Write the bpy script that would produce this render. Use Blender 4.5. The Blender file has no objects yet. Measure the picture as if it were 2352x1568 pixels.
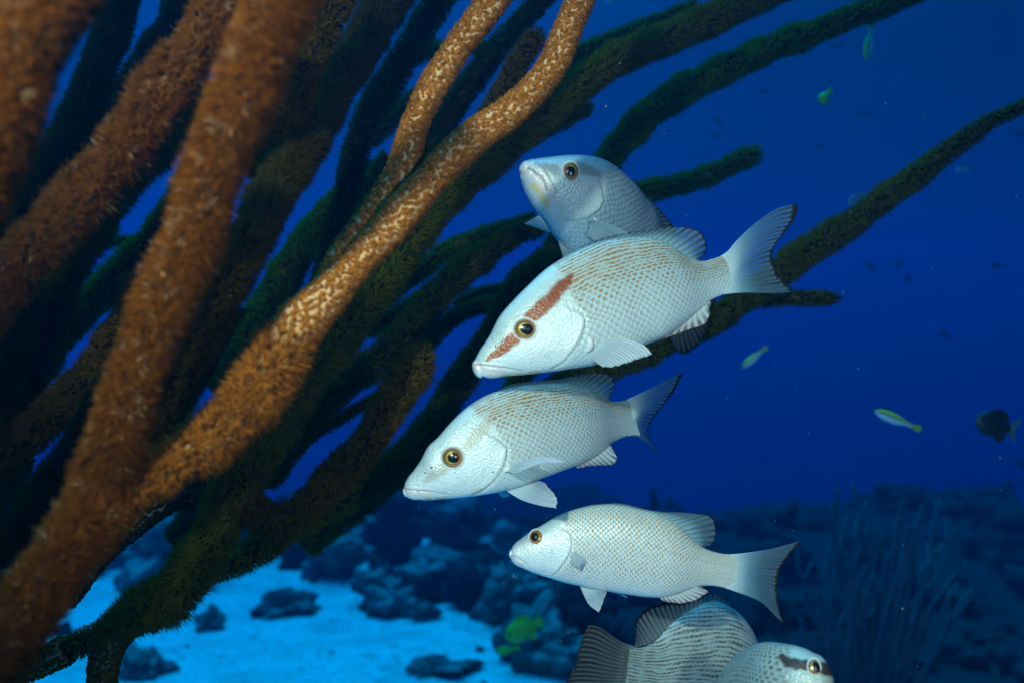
import bpy, math, random
import numpy as np
from mathutils import Vector

random.seed(7)
RNG = np.random.default_rng(11)
scene = bpy.context.scene
COL = scene.collection

# ------------------------------------------------------------------ camera
CAM_Z = 1.5
LENS = 35.0
F = LENS / 36.0 * 2352.0          # focal length in units of the traced drawing
cam_d = bpy.data.cameras.new('camera')
cam = bpy.data.objects.new('camera', cam_d)
COL.objects.link(cam)
cam.location = (0, 0, CAM_Z)
cam.rotation_euler = (math.radians(90), 0, 0)
cam_d.lens = LENS
cam_d.sensor_width = 36
cam_d.clip_start = 0.02
cam_d.clip_end = 300
cam_d.dof.use_dof = True
cam_d.dof.focus_distance = 1.06
cam_d.dof.aperture_fstop = 4.2
scene.camera = cam

# ------------------------------------------------------------------ render
scene.render.engine = 'CYCLES'
cy = scene.cycles
cy.use_denoising = True
cy.max_bounces = 6
cy.diffuse_bounces = 3
cy.glossy_bounces = 3
cy.transmission_bounces = 4
cy.transparent_max_bounces = 12
cy.volume_bounces = 0
cy.sample_clamp_indirect = 4
scene.view_settings.view_transform = 'Standard'
scene.view_settings.look = 'None'
scene.view_settings.exposure = 0
scene.view_settings.gamma = 1
scene.view_settings.use_curve_mapping = False

# ------------------------------------------------------------------ open water all round
world = bpy.data.worlds.new('World')
scene.world = world
world.use_nodes = True
wn, wl = world.node_tree.nodes, world.node_tree.links
wn.clear()
w_out = wn.new('ShaderNodeOutputWorld')
w_bg = wn.new('ShaderNodeBackground')
w_tc = wn.new('ShaderNodeTexCoord')
w_sep = wn.new('ShaderNodeSeparateXYZ')
wl.new(w_tc.outputs['Generated'], w_sep.inputs[0])
w_rz = wn.new('ShaderNodeValToRGB')      # deep below, blue at the horizon, light from the surface above
w_m = wn.new('ShaderNodeMath'); w_m.operation = 'MULTIPLY_ADD'
w_m.inputs[1].default_value = 0.5; w_m.inputs[2].default_value = 0.5
wl.new(w_sep.outputs['Z'], w_m.inputs[0]); wl.new(w_m.outputs[0], w_rz.inputs[0])
cr = w_rz.color_ramp
cr.elements[0].position = 0.0;  cr.elements[0].color = (0.0, 0.055, 0.13, 1)
cr.elements[1].position = 1.0;  cr.elements[1].color = (0.02, 0.62, 1.1, 1)
for p, c in ((0.30, (0.0, 0.08, 0.13, 1)), (0.43, (0.0, 0.066, 0.095, 1)), (0.485, (0.0, 0.070, 0.145, 1)), (0.52, (0.0, 0.062, 0.178, 1)), (0.64, (0.0, 0.046, 0.170, 1)), (0.76, (0.0, 0.16, 0.50, 1))):
    e = cr.elements.new(p); e.color = c
w_az = wn.new('ShaderNodeMath'); w_az.operation = 'MULTIPLY_ADD'   # the water is lighter towards the sun's side
w_az.inputs[1].default_value = -0.90; w_az.inputs[2].default_value = 0.74
wl.new(w_sep.outputs['X'], w_az.inputs[0])
w_mx = wn.new('ShaderNodeVectorMath'); w_mx.operation = 'SCALE'
wl.new(w_rz.outputs[0], w_mx.inputs[0]); wl.new(w_az.outputs[0], w_mx.inputs['Scale'])
wl.new(w_mx.outputs[0], w_bg.inputs[0])
w_bg.inputs[1].default_value = 1.0
wl.new(w_bg.outputs[0], w_out.inputs[0])

# daylight that has come down through the water: blue-green, softened
sun_d = bpy.data.lights.new('sun', 'SUN')
sun = bpy.data.objects.new('sun', sun_d)
COL.objects.link(sun)
sun_d.energy = 3.4
sun_d.color = (0.0, 0.66, 1.0)
sun_d.angle = math.radians(55)
sun.rotation_euler = (math.radians(-16), math.radians(-14), 0)

# the photographer's two strobes, on arms beside the camera
def strobe(name, loc, aim, energy, cone, radius, color=(1.0, 0.89, 0.72)):
    d = bpy.data.lights.new(name, 'SPOT')
    o = bpy.data.objects.new(name, d)
    COL.objects.link(o)
    o.location = loc
    o.rotation_euler = (Vector(aim) - Vector(loc)).to_track_quat('-Z', 'Y').to_euler()
    d.energy = energy
    d.spot_size = math.radians(cone)
    d.spot_blend = 1.0
    d.shadow_soft_size = radius
    d.color = color
    return o
strobe('strobe_lamp', (-0.28, -0.12, CAM_Z + 0.36), (0.12, 1.05, CAM_Z - 0.06), 72, 62, 0.025)
strobe('strobe_lamp', (0.40, -0.10, CAM_Z + 0.10), (0.10, 1.05, CAM_Z - 0.05), 24, 66, 0.025)

# ------------------------------------------------------------------ helpers
def at(X, Y, d):
    """point of the place seen at (X, Y) of a 2352 x 1568 view, d metres ahead"""
    return np.array([(X - 1176.0) / F * d, d, CAM_Z + (784.0 - Y) / F * d])

def to_px(P):
    P = np.asarray(P)
    d = P[..., 1]
    return np.stack([P[..., 0] / d * F + 1176.0, 784.0 - (P[..., 2] - CAM_Z) / d * F], -1)

def mesh_np(name, verts, quads=None, tris=None, smooth=True, mats=(), attrs=None, uv=None, mat_idx=None):
    me = bpy.data.meshes.new(name)
    verts = np.asarray(verts, dtype=np.float32).reshape(-1, 3)
    q = np.zeros((0, 4), np.int32) if quads is None or len(quads) == 0 else np.asarray(quads, np.int32).reshape(-1, 4)
    t = np.zeros((0, 3), np.int32) if tris is None or len(tris) == 0 else np.asarray(tris, np.int32).reshape(-1, 3)
    loops = np.concatenate([q.ravel(), t.ravel()])
    me.vertices.add(len(verts)); me.vertices.foreach_set('co', verts.ravel())
    me.loops.add(len(loops)); me.loops.foreach_set('vertex_index', loops)
    n = len(q) + len(t)
    starts = np.concatenate([np.arange(len(q)) * 4, len(q) * 4 + np.arange(len(t)) * 3]).astype(np.int32)
    me.polygons.add(n); me.polygons.foreach_set('loop_start', starts)
    me.polygons.foreach_set('use_smooth', np.full(n, smooth))
    if mat_idx is not None:
        me.polygons.foreach_set('material_index', np.asarray(mat_idx, np.int32))
    me.update(calc_edges=True)
    for m in mats: me.materials.append(m)
    for k, a in (attrs or {}).items():
        at_ = me.attributes.new(k, 'FLOAT', 'POINT')
        at_.data.foreach_set('value', np.asarray(a, np.float32).ravel())
    if uv is not None:
        l = me.uv_layers.new(name='UVMap')
        l.data.foreach_set('uv', np.asarray(uv, np.float32)[loops].ravel())
    return me

def link(name, me, parent=None, loc=None):
    """loc: world origin for a top-level object whose mesh is given in world coordinates"""
    o = bpy.data.objects.new(name, me)
    COL.objects.link(o)
    if parent is not None:
        o.parent = parent
    if loc is not None:
        from mathutils import Matrix
        me.transform(Matrix.Translation(-Vector(loc)))
        o.location = loc
    return o

def empty(name, loc, label, cat, group=None):
    o = bpy.data.objects.new(name, None)
    COL.objects.link(o)
    o.location = loc
    o.empty_display_size = 0.05
    o['label'] = label; o['category'] = cat
    if group: o['group'] = group
    return o

def part(name, me, root):
    """a mesh given in world coordinates becomes a child of root (root is only translated)"""
    from mathutils import Matrix
    p = root
    off = Vector((0, 0, 0))
    while p is not None:
        off += Vector(p.location); p = p.parent
    me.transform(Matrix.Translation(-off))
    return link(name, me, root)

def smooth_curve(P, n, closed=False):
    """Catmull-Rom through the rows of P, n samples evenly spaced by length"""
    P = np.asarray(P, float)
    if len(P) == 2:
        s = np.linspace(0, 1, n)[:, None]
        return P[0] * (1 - s) + P[1] * s
    A = np.vstack([2 * P[0] - P[1], P, 2 * P[-1] - P[-2]])
    out = []
    for i in range(1, len(A) - 2):
        t = np.linspace(0, 1, 24, endpoint=False)[:, None]
        p0, p1, p2, p3 = A[i - 1], A[i], A[i + 1], A[i + 2]
        out.append(0.5 * ((2 * p1) + (-p0 + p2) * t + (2 * p0 - 5 * p1 + 4 * p2 - p3) * t ** 2 + (-p0 + 3 * p1 - 3 * p2 + p3) * t ** 3))
    C = np.vstack(out + [P[-1:]])
    L = np.concatenate([[0], np.cumsum(np.linalg.norm(np.diff(C[:, :2], axis=0), axis=1))])
    s = np.linspace(0, L[-1], n)
    return np.stack([np.interp(s, L, C[:, k]) for k in range(C.shape[1])], 1)

def hermite(x, y):
    """smooth y(x) through the points, no overshoot"""
    x = np.asarray(x, float); y = np.asarray(y, float)
    o = np.argsort(x); x = x[o]; y = y[o]
    keep = np.concatenate([[True], np.diff(x) > 1e-6]); x = x[keep]; y = y[keep]
    d = np.diff(y) / np.diff(x)
    m = np.zeros_like(y); m[0] = d[0]; m[-1] = d[-1]
    for i in range(1, len(x) - 1):
        h0, h1 = x[i] - x[i - 1], x[i + 1] - x[i]
        m[i] = (d[i - 1] * h1 + d[i] * h0) / (h0 + h1)
    def f(t):
        t = np.clip(t, x[0], x[-1])
        k = np.clip(np.searchsorted(x, t) - 1, 0, len(x) - 2)
        h = x[k + 1] - x[k]; s = (t - x[k]) / h
        return ((2 * s ** 3 - 3 * s ** 2 + 1) * y[k] + (s ** 3 - 2 * s ** 2 + s) * h * m[k] + (-2 * s ** 3 + 3 * s ** 2) * y[k + 1] + (s ** 3 - s ** 2) * h * m[k + 1])
    return f

def noise3(P, seed=0, octs=3, f0=1.0):
    """cheap smooth value noise for numpy arrays (n,3), about -1..1"""
    r = np.random.default_rng(seed)
    out = np.zeros(len(P)); a = 1.0; tot = 0
    for o in range(octs):
        for k in range(4):
            w = r.normal(size=3); w = w / np.linalg.norm(w) * f0 * (2 ** o) * (0.7 + 0.6 * r.random())
            out += a * np.sin(P @ w * 2 * np.pi + r.random() * 6.28) * 0.5
        tot += a; a *= 0.5
    return out / tot

# ------------------------------------------------------------------ materials
def new_mat(name):
    m = bpy.data.materials.new(name); m.use_nodes = True
    nt = m.node_tree; nt.nodes.clear()
    return m, nt

class N:
    """tiny helper to write node maths"""
    def __init__(s, nt): s.nt = nt
    def node(s, t, **kw):
        n = s.nt.nodes.new(t)
        for k, v in kw.items(): setattr(n, k, v)
        return n
    def put(s, sock, v):
        if hasattr(v, 'is_output'): s.nt.links.new(v, sock)
        else: sock.default_value = v
    def m(s, op, a, b=None, c=None, clamp=False):
        n = s.node('ShaderNodeMath', operation=op); n.use_clamp = clamp
        s.put(n.inputs[0], a)
        if b is not None: s.put(n.inputs[1], b)
        if c is not None: s.put(n.inputs[2], c)
        return n.outputs[0]
    def step(s, v, a, b):
        n = s.node('ShaderNodeMapRange', interpolation_type='SMOOTHSTEP')
        s.put(n.inputs[0], v); s.put(n.inputs[1], a); s.put(n.inputs[2], b)
        return n.outputs[0]
    def lerp(s, v, a, b, lo, hi):
        n = s.node('ShaderNodeMapRange')
        s.put(n.inputs[0], v); s.put(n.inputs[1], a); s.put(n.inputs[2], b); s.put(n.inputs[3], lo); s.put(n.inputs[4], hi)
        return n.outputs[0]
    def mix(s, f, a, b):
        n = s.node('ShaderNodeMix', data_type='RGBA')
        s.put(n.inputs[0], f)
        s.put(n.inputs[6], a if hasattr(a, 'is_output') else tuple(a) + (1,))
        s.put(n.inputs[7], b if hasattr(b, 'is_output') else tuple(b) + (1,))
        return n.outputs[2]
    def attr(s, name):
        return s.node('ShaderNodeAttribute', attribute_name=name).outputs['Fac']
    def noise(s, scale, detail=3, vec=None, rough=0.5):
        n = s.node('ShaderNodeTexNoise'); n.inputs['Scale'].default_value = scale
        n.inputs['Detail'].default_value = detail; n.inputs['Roughness'].default_value = rough
        if vec is not None: s.nt.links.new(vec, n.inputs['Vector'])
        return n.outputs[0]
    def voro(s, scale, vec=None, feature='F1', rnd=1.0):
        n = s.node('ShaderNodeTexVoronoi', feature=feature); n.inputs['Scale'].default_value = scale
        n.inputs['Randomness'].default_value = rnd
        if vec is not None: s.nt.links.new(vec, n.inputs['Vector'])
        return n.outputs[0]
    def obj(s): return s.node('ShaderNodeTexCoord').outputs['Object']
    def pos(s): return s.node('ShaderNodeNewGeometry').outputs['Position']
    def bump(s, h, strength=0.5, dist=0.001):
        n = s.node('ShaderNodeBump'); n.inputs['Strength'].default_value = strength; n.inputs['Distance'].default_value = dist
        s.put(n.inputs['Height'], h); return n.outputs[0]
    def bsdf(s, color, rough=0.6, normal=None, spec=0.4, sub=None, coat=None, metal=None, emit=None):
        n = s.node('ShaderNodeBsdfPrincipled')
        s.put(n.inputs['Base Color'], color if hasattr(color, 'is_output') else tuple(color) + (1,))
        s.put(n.inputs['Roughness'], rough); s.put(n.inputs['Specular IOR Level'], spec)
        if normal is not None: s.put(n.inputs['Normal'], normal)
        if metal is not None: s.put(n.inputs['Metallic'], metal)
        if coat is not None: s.put(n.inputs['Coat Weight'], coat); n.inputs['Coat Roughness'].default_value = 0.08
        return n.outputs[0]
    def out(s, shader):
        o = s.node('ShaderNodeOutputMaterial'); s.nt.links.new(shader, o.inputs[0])
    def add_mix(s, f, a, b):
        n = s.node('ShaderNodeMixShader'); s.put(n.inputs[0], f); s.nt.links.new(a, n.inputs[1]); s.nt.links.new(b, n.inputs[2])
        return n.outputs[0]

def sand_material():
    m, nt = new_mat('white_sand'); g = N(nt)
    p = g.pos()
    a = g.noise(3.1, 6, p, 0.7); b = g.noise(20, 4, p, 0.6); c = g.noise(180, 2, p)
    col = g.mix(g.step(a, 0.40, 0.62), (0.80, 0.80, 0.74), (0.58, 0.60, 0.55))
    col = g.mix(g.step(b, 0.52, 0.68), col, (0.34, 0.36, 0.32))
    col = g.mix(g.m('MULTIPLY', g.step(c, 0.6, 0.7), 0.5), col, (0.2, 0.2, 0.18))
    rf = g.m('ADD', g.attr('reef'), g.m('MULTIPLY', g.m('SUBTRACT', g.noise(2.3, 5, p, 0.6), 0.5), 1.3))
    turf = g.mix(g.step(b, 0.3, 0.7), (0.014, 0.020, 0.018), (0.030, 0.040, 0.036))
    col = g.mix(g.step(rf, 0.42, 0.60), col, turf)
    g.out(g.bsdf(col, 0.9, g.bump(g.m('ADD', g.m('MULTIPLY', b, 1.0), g.m('MULTIPLY', c, 0.2)), 0.6, 0.02), 0.1))
    return m

def rock_material(name, dark, pale, amount):
    m, nt = new_mat(name); g = N(nt)
    p = g.pos()
    a = g.noise(3.2, 5, p, 0.6); b = g.noise(22, 4, p, 0.65); v = g.voro(34, p)
    nz = g.node('ShaderNodeSeparateXYZ'); nt.links.new(g.node('ShaderNodeNewGeometry').outputs['Normal'], nz.inputs[0])
    dust = g.m('MULTIPLY', g.step(nz.outputs[2], 0.25, 0.95), amount)      # sand settles on what faces up
    col = g.mix(g.step(b, 0.35, 0.65), dark, tuple(x * 2.1 for x in dark))
    col = g.mix(g.m('MULTIPLY', g.step(a, 0.42, 0.62), 0.7), col, tuple(x * 0.55 for x in pale))
    col = g.mix(g.m('MULTIPLY', dust, g.step(a, 0.3, 0.6)), col, pale)
    g.out(g.bsdf(col, 0.95, g.bump(g.m('ADD', b, g.m('MULTIPLY', v, 0.5)), 0.9, 0.03), 0.1))
    return m

def coral_core_material(name, tan, hole, scale=170):
    m, nt = new_mat(name); g = N(nt)
    p = g.pos()
    d = g.voro(scale, p)
    e = g.step(d, 0.30, 0.48)
    col = g.mix(e, hole, tan)
    sp = g.m('MULTIPLY', g.attr('opn'), g.step(g.noise(55, 3, p), 0.66, 0.58))
    col = g.mix(sp, col, tuple(c * 0.35 for c in hole))
    g.out(g.bsdf(col, 0.85, g.bump(d, 0.8, 0.002), 0.08))
    return m

def polyp_material(name, base, tip, trans, tw=0.35, spark=0.0):
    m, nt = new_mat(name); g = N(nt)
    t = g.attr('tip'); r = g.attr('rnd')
    col = g.mix(g.step(t, 0.0, 1.0), base, tip)  # pale tips, dark roots: deep shade between polyps is put into the colour
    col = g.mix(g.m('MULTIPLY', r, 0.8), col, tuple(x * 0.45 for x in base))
    # fuzz is lit like the round branch it covers: lean its normals towards the branch's own
    va = g.node('ShaderNodeAttribute', attribute_name='outw')
    vm = g.node('ShaderNodeVectorMath', operation='SCALE'); nt.links.new(va.outputs['Vector'], vm.inputs[0]); vm.inputs['Scale'].default_value = 1.6
    vs_ = g.node('ShaderNodeVectorMath', operation='ADD'); nt.links.new(vm.outputs[0], vs_.inputs[0]); nt.links.new(g.node('ShaderNodeNewGeometry').outputs['Normal'], vs_.inputs[1])
    vn = g.node('ShaderNodeVectorMath', operation='NORMALIZE'); nt.links.new(vs_.outputs[0], vn.inputs[0])
    col = g.mix(g.m('MULTIPLY', g.m('MULTIPLY', g.step(r, 0.975, 0.985), g.step(t, 0.3, 0.9)), spark), col, (0.80, 0.55, 0.32))
    a = g.bsdf(col, 0.9, vn.outputs[0], 0.03)
    tl = g.node('ShaderNodeBsdfTranslucent'); tl.inputs[0].default_value = tuple(trans) + (1,)
    g.out(g.add_mix(tw, a, tl.outputs[0]))
    return m

HAZE = 0.27
MAT = {}
MAT['sand'] = sand_material()
MAT['rock'] = rock_material('dusty_reef_rock', (0.06, 0.068, 0.062), (0.34, 0.36, 0.32), 0.8)
MAT['rock_dark'] = rock_material('dark_reef_rock', (0.012, 0.016, 0.015), (0.05, 0.06, 0.055), 0.4)
MAT['rubble'] = rock_material('coral_rubble', (0.016, 0.022, 0.020), (0.055, 0.07, 0.06), 0.5)
MAT['core_warm'] = coral_core_material('pale_tan_coral_skin', (0.55, 0.33, 0.16), (0.36, 0.18, 0.06))
MAT['core_dark'] = coral_core_material('shaded_coral_skin', (0.05, 0.040, 0.010), (0.015, 0.012, 0.003))  # skin of the shaded branches, their shade put into the colour
MAT['core_grey'] = coral_core_material('grey_coral_skin', (0.16, 0.13, 0.11), (0.02, 0.016, 0.012), 210)
MAT['pol_orange'] = polyp_material('orange_brown_polyps', (0.085, 0.024, 0.0015), (0.30, 0.094, 0.008), (0.16, 0.12, 0.015), 0.22, 0.7)
MAT['pol_knob'] = polyp_material('lit_orange_polyps', (0.22, 0.070, 0.008), (0.40, 0.135, 0.016), (0.2, 0.1, 0.02), 0.1)  # brighter orange: stronger lamp light on these arms put into the colour
MAT['pol_brown'] = polyp_material('shaded_brown_polyps', (0.060, 0.034, 0.002), (0.13, 0.078, 0.005), (0.05, 0.10, 0.006), 0.22)  # dimmer copy of the orange polyps, weak lamp light painted in
MAT['pol_olive'] = polyp_material('shaded_olive_polyps', (0.035, 0.034, 0.002), (0.105, 0.105, 0.006), (0.05, 0.20, 0.008), 0.3)  # same coral beyond the lamps' reach, loss of red painted in
MAT['pol_dark'] = polyp_material('shaded_dark_green_polyps', (0.006, 0.012, 0.001), (0.018, 0.036, 0.003), (0.01, 0.12, 0.008), 0.3)  # same coral in deep shade, its darkness put into the colour
MAT['pol_green'] = polyp_material('shaded_green_polyps', (0.016, 0.036, 0.002), (0.045, 0.11, 0.006), (0.02, 0.26, 0.02), 0.35)  # same coral under blue-green ambient light, that tint painted in
MAT['pol_shade'] = polyp_material('shaded_olive_brown_polyps', (0.036, 0.024, 0.002), (0.075, 0.052, 0.005), (0.04, 0.10, 0.008), 0.28)  # shaded copy for the arm that recedes from the lamps
# ------------------------------------------------------------------ the water itself: one closed box of haze
def box(name, lo, hi):
    v = [(x, y, z) for x in (lo[0], hi[0]) for y in (lo[1], hi[1]) for z in (lo[2], hi[2])]
    q = [(0, 1, 3, 2), (4, 6, 7, 5), (0, 4, 5, 1), (2, 3, 7, 6), (0, 2, 6, 4), (1, 5, 7, 3)]
    return mesh_np(name, v, q, smooth=False)
hz = link('haze', box('haze', (-30, -6, -9.5), (30, 33, 4.6)))
hz['kind'] = 'stuff'
hz['label'] = 'clear blue sea water that fades far things to deep blue'
m, nt = new_mat('sea_water_haze'); g = N(nt)
vol = g.node('ShaderNodeVolumePrincipled')
vol.inputs['Color'].default_value = (0.0, 0.048, 0.118, 1)
vol.inputs['Absorption Color'].default_value = (0.0, 0.55, 0.97, 1)
vol.inputs['Density'].default_value = HAZE
vol.inputs['Anisotropy'].default_value = 0.5
nt.links.new(vol.outputs[0], g.node('ShaderNodeOutputMaterial').inputs['Volume'])
hz.data.materials.append(m)

# ------------------------------------------------------------------ seabed
def ground_z(x, y):
    P = np.stack([x, y, np.zeros_like(x)], -1)
    z = 0.05 * noise3(P, 3, 3, 0.22) + 0.012 * noise3(P, 4, 2, 1.6)
    # the bed climbs to the right
    r = -0.34 * np.clip(y - 8.6, 0, None) ** 1.15 + 0.12 * noise3(P, 8, 3, 0.35) * np.clip((y - 7) / 4, 0, 1)      # then it falls away into the deep
    r2 = np.clip((x - 0.6) / 4.0, 0, 1) * np.clip((y - 3.0) / 5.0, 0, 1) * 0.12
    return z + r + r2

nx, ny = 260, 260
gx = np.sign(np.linspace(-1, 1, nx)) * np.abs(np.linspace(-1, 1, nx)) ** 1.9 * 29
gy = -5 + 37 * np.linspace(0, 1, ny) ** 1.4
GX, GY = np.meshgrid(gx, gy)
gz = ground_z(GX.ravel(), GY.ravel())
V = np.stack([GX.ravel(), GY.ravel(), gz], 1)
i = np.arange(nx * ny).reshape(ny, nx)
Q = np.stack([i[:-1, :-1], i[:-1, 1:], i[1:, 1:], i[1:, :-1]], -1).reshape(-1, 4)
def reef_mask(x, y):
    edge = 6.05 + 0.35 * np.sin(x * 2.1) + 0.25 * np.sin(x * 5.3 + 1)
    k_ = (y - edge) * 1.1
    k_ = np.maximum(k_, (x - (0.03 + 0.10 * (6.2 - y))) * 2.6 + 0.5 * np.sin(y * 4))
    return k_
def sand_patch(x, y):
    e = lambda cx, cy, rx, ry: np.exp(-((x - cx) / rx) ** 2 - ((y - cy) / ry) ** 2)
    return 2.6 * e(-1.2, 7.2, 0.55, 0.9) + 2.4 * e(-1.75, 8.2, 0.6, 0.9) + 1.6 * e(-0.45, 7.5, 0.5, 0.35) + 1.6 * e(0.15, 5.2, 0.5, 0.3)
km = reef_mask(V[:, 0], V[:, 1]) - sand_patch(V[:, 0], V[:, 1])
sand = link('sandy_seabed', mesh_np('sandy_seabed', V, Q, mats=[MAT['sand']], attrs={'reef': np.clip(km * 0.9 + 0.25, -0.6, 1.6)}))
sand['kind'] = 'structure'

# a closed lump of reef rock
def ico(sub):
    import bmesh
    bm = bmesh.new(); bmesh.ops.create_icosphere(bm, subdivisions=sub, radius=1.0)
    v = np.array([w.co[:] for w in bm.verts]); f = np.array([[w.index for w in q.verts] for q in bm.faces])
    bm.free(); return v, f
ICO = {s: ico(s) for s in (1, 2, 3, 4, 5)}
def rock_verts(seed, size, sub=4, rough=0.3, f0=0.55):
    v, f = ICO[sub]
    n = noise3(v, seed, 5, f0)
    n2 = np.abs(noise3(v, seed + 50, 4, 1.9)) * 1.5
    w = v * (1 + rough * n - 0.28 * rough * n2)[:, None]
    return w * np.asarray(size), f

def rock_on_sand(name, X, Y, d, wpx, hpx, seed, mat, label, cat='rock', group=None, depth=0.9, rough=0.62):
    """a rock whose foot is seen at (X, Y): d is worked out from the sand it stands on"""
    x = (X - 1176) / F * d
    r = wpx / F * d / 2; h = hpx / F * d
    v, f = rock_verts(seed, (r, r * depth, h * 0.66), 5, rough, 0.75)
    z = float(ground_z(np.array([x]), np.array([d]))[0])
    o = link(name, mesh_np(name, v + np.array([x, d, z + h * 0.34]), None, f, mats=[mat]), loc=(x, d, z))
    o['label'] = label; o['category'] = cat
    if group: o['group'] = group
    return o
def sand_depth(Y):
    return 1.5 * F / (Y - 784.0)
R = MAT['rock']; RD = MAT['rock_dark']
G_ = 'rocks lying on the sand'
for a in [
    (380, 1320, 230, 150, 1, R, 'big pale dusted boulder seen under the forking branches at the left'),
    (480, 1425, 62, 46, 2, R, 'small dark stone on the sand just right of the dark coral trunk'),
    (668, 1392, 130, 48, 3, R, 'long low dark stone lying on the near edge of the bright sand'),
    (320, 1540, 120, 62, 4, R, 'pale grey stone at the bottom beside the coral stub'),
    (905, 1405, 118, 60, 5, R, 'rounded low rock at the sand edge with pale dusted top'),
    (975, 1425, 60, 36, 6, R, 'little dark stone on the sand below the rounded low rock'),
    (870, 1382, 100, 70, 7, R, 'flat pale slab behind the rounded low rock'),
    (975, 1345, 190, 80, 8, R, 'broad pale slab in the middle of the rubble field'),
    (760, 1310, 130, 90, 9, R, 'knobbly light rock left of the broad pale slab'),
    (690, 1290, 90, 70, 10, RD, 'dark rock with ragged top behind the long low stone'),
    (905, 1285, 105, 120, 11, RD, 'tall dark coral head behind the broad pale slab'),
    (840, 1260, 120, 80, 12, R, 'pale rock between the ragged rock and the tall coral head'),
    (1035, 1300, 130, 90, 13, RD, 'dark round coral head right of the tall one'),
    (1100, 1390, 150, 100, 14, RD, 'wide dark rock where the sand narrows'),
    (1175, 1430, 140, 110, 15, R, 'lumpy light coral head behind the yellow green fish'),
    (1240, 1545, 190, 120, 16, R, 'lumpy grey coral head below the yellow green fish'),
    (1290, 1480, 150, 120, 17, RD, 'dark rock under the dark tail fin'),
    (1180, 1300, 150, 80, 18, R, 'dim pale rock left of the lowest snapper'),
    (1010, 1565, 120, 30, 19, R, 'flat dark stone cut by the bottom edge of the view'),
    (560, 1270, 150, 100, 20, RD, 'dark low rock behind the base of the dark coral'),
    (1060, 1210, 110, 60, 27, R, 'faint pale rock near the chin of the middle snapper'),
    (800, 1215, 120, 60, 28, RD, 'faint bluish rock furthest back in the rubble field'),
]:
    X, Y, w, h, s, mt, lab = a
    rock_on_sand('reef_rock', X, Y, sand_depth(min(Y, 1560) if Y > 1100 else 1100), w, h, s, mt, lab, group=G_)

# loose rubble: nobody could count it
def rubble():
    vs, fs, base = [], [], 0
    r = np.random.default_rng(5)
    protos = [rock_verts(40 + k, (1, 1, 0.7), 3, 0.75, 0.9) for k in range(8)]
    n = 0
    while n < 2600:
        y = 4.2 + 16 * r.random() ** 1.3; x = r.uniform(-9, 9)
        X = x / y * F + 1176
        k = float(reef_mask(np.array(x), np.array(y)) - sand_patch(np.array(x), np.array(y)))
        if x > 1.2 and r.random() < 0.5: continue
        if r.random() > 1 / (1 + math.exp(-2.2 * k)) + 0.016: continue
        s = (0.03 + 0.15 * r.random() ** 2.6) * (1 + 0.05 * y)
        if k < 0: s *= 0.30
        v, f = protos[r.integers(8)]
        a = r.random() * 6.28
        c, q = math.cos(a), math.sin(a)
        w = v * s * np.array([1, 0.8, 0.7 + 0.5 * r.random()])
        w = np.stack([w[:, 0] * c - w[:, 1] * q, w[:, 0] * q + w[:, 1] * c, w[:, 2]], 1)
        z = float(ground_z(np.array([x]), np.array([y]))[0])
        vs.append(w + np.array([x, y, z + s * 0.2])); fs.append(f + base); base += len(v); n += 1
    o = link('reef_rubble', mesh_np('reef_rubble', np.vstack(vs), None, np.vstack(fs), mats=[MAT['rubble']]))
    o['kind'] = 'stuff'; o['label'] = 'loose coral rubble and small stones scattered round the sand'
rubble()

# far reef: broken mounds that fade into the blue
for k, (X, topY, d, wpx, seed, lab) in enumerate([
    (1500, 1195, 8.5, 700, 21, 'broad dim reef mound behind the lowest snapper'),
    (1880, 1165, 10.5, 800, 22, 'tall faint reef ridge at the right below the yellow backed fish'),
    (2230, 1290, 7.0, 420, 23, 'rough dim coral outcrop at the right edge'),
    (1250, 1150, 12.5, 620, 24, 'faint low reef mound between the two lower snappers'),
    (820, 1160, 12.0, 700, 25, 'faint low reef mound behind the rubble field'),
    (2080, 1140, 12.0, 520, 26, 'furthest faint reef top under the yellow backed fish'),
    (300, 1180, 12.0, 600, 29, 'faint low reef mound behind the coral branches'),
]):
    x = (X - 1176) / F * d
    top = CAM_Z + (784 - topY) / F * d
    base = float(ground_z(np.array([x]), np.array([d]))[0]) - 0.4
    hh = top - base
    v, f = rock_verts(seed, (wpx / F * d / 2, wpx / F * d / 3.2, hh * 0.86), 5, 0.36, 0.7)
    v = v + 0.035 * noise3(v, seed + 9, 3, 2.6)[:, None]
    o = link('reef_mound', mesh_np('reef_mound', v + np.array([x, d, base + hh * 0.12]), None, f, mats=[RD]), loc=(x, d, base))
    o['label'] = lab; o['category'] = 'reef mound'

# ------------------------------------------------------------------ sea rods
def tube_frames(C):
    T = np.gradient(C, axis=0); T /= np.linalg.norm(T, axis=1)[:, None]
    ref = np.array([0.0, 1.0, 0.0])
    A = np.cross(T, ref); A /= np.linalg.norm(A, axis=1)[:, None]
    B = np.cross(T, A)
    return T, A, B

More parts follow.
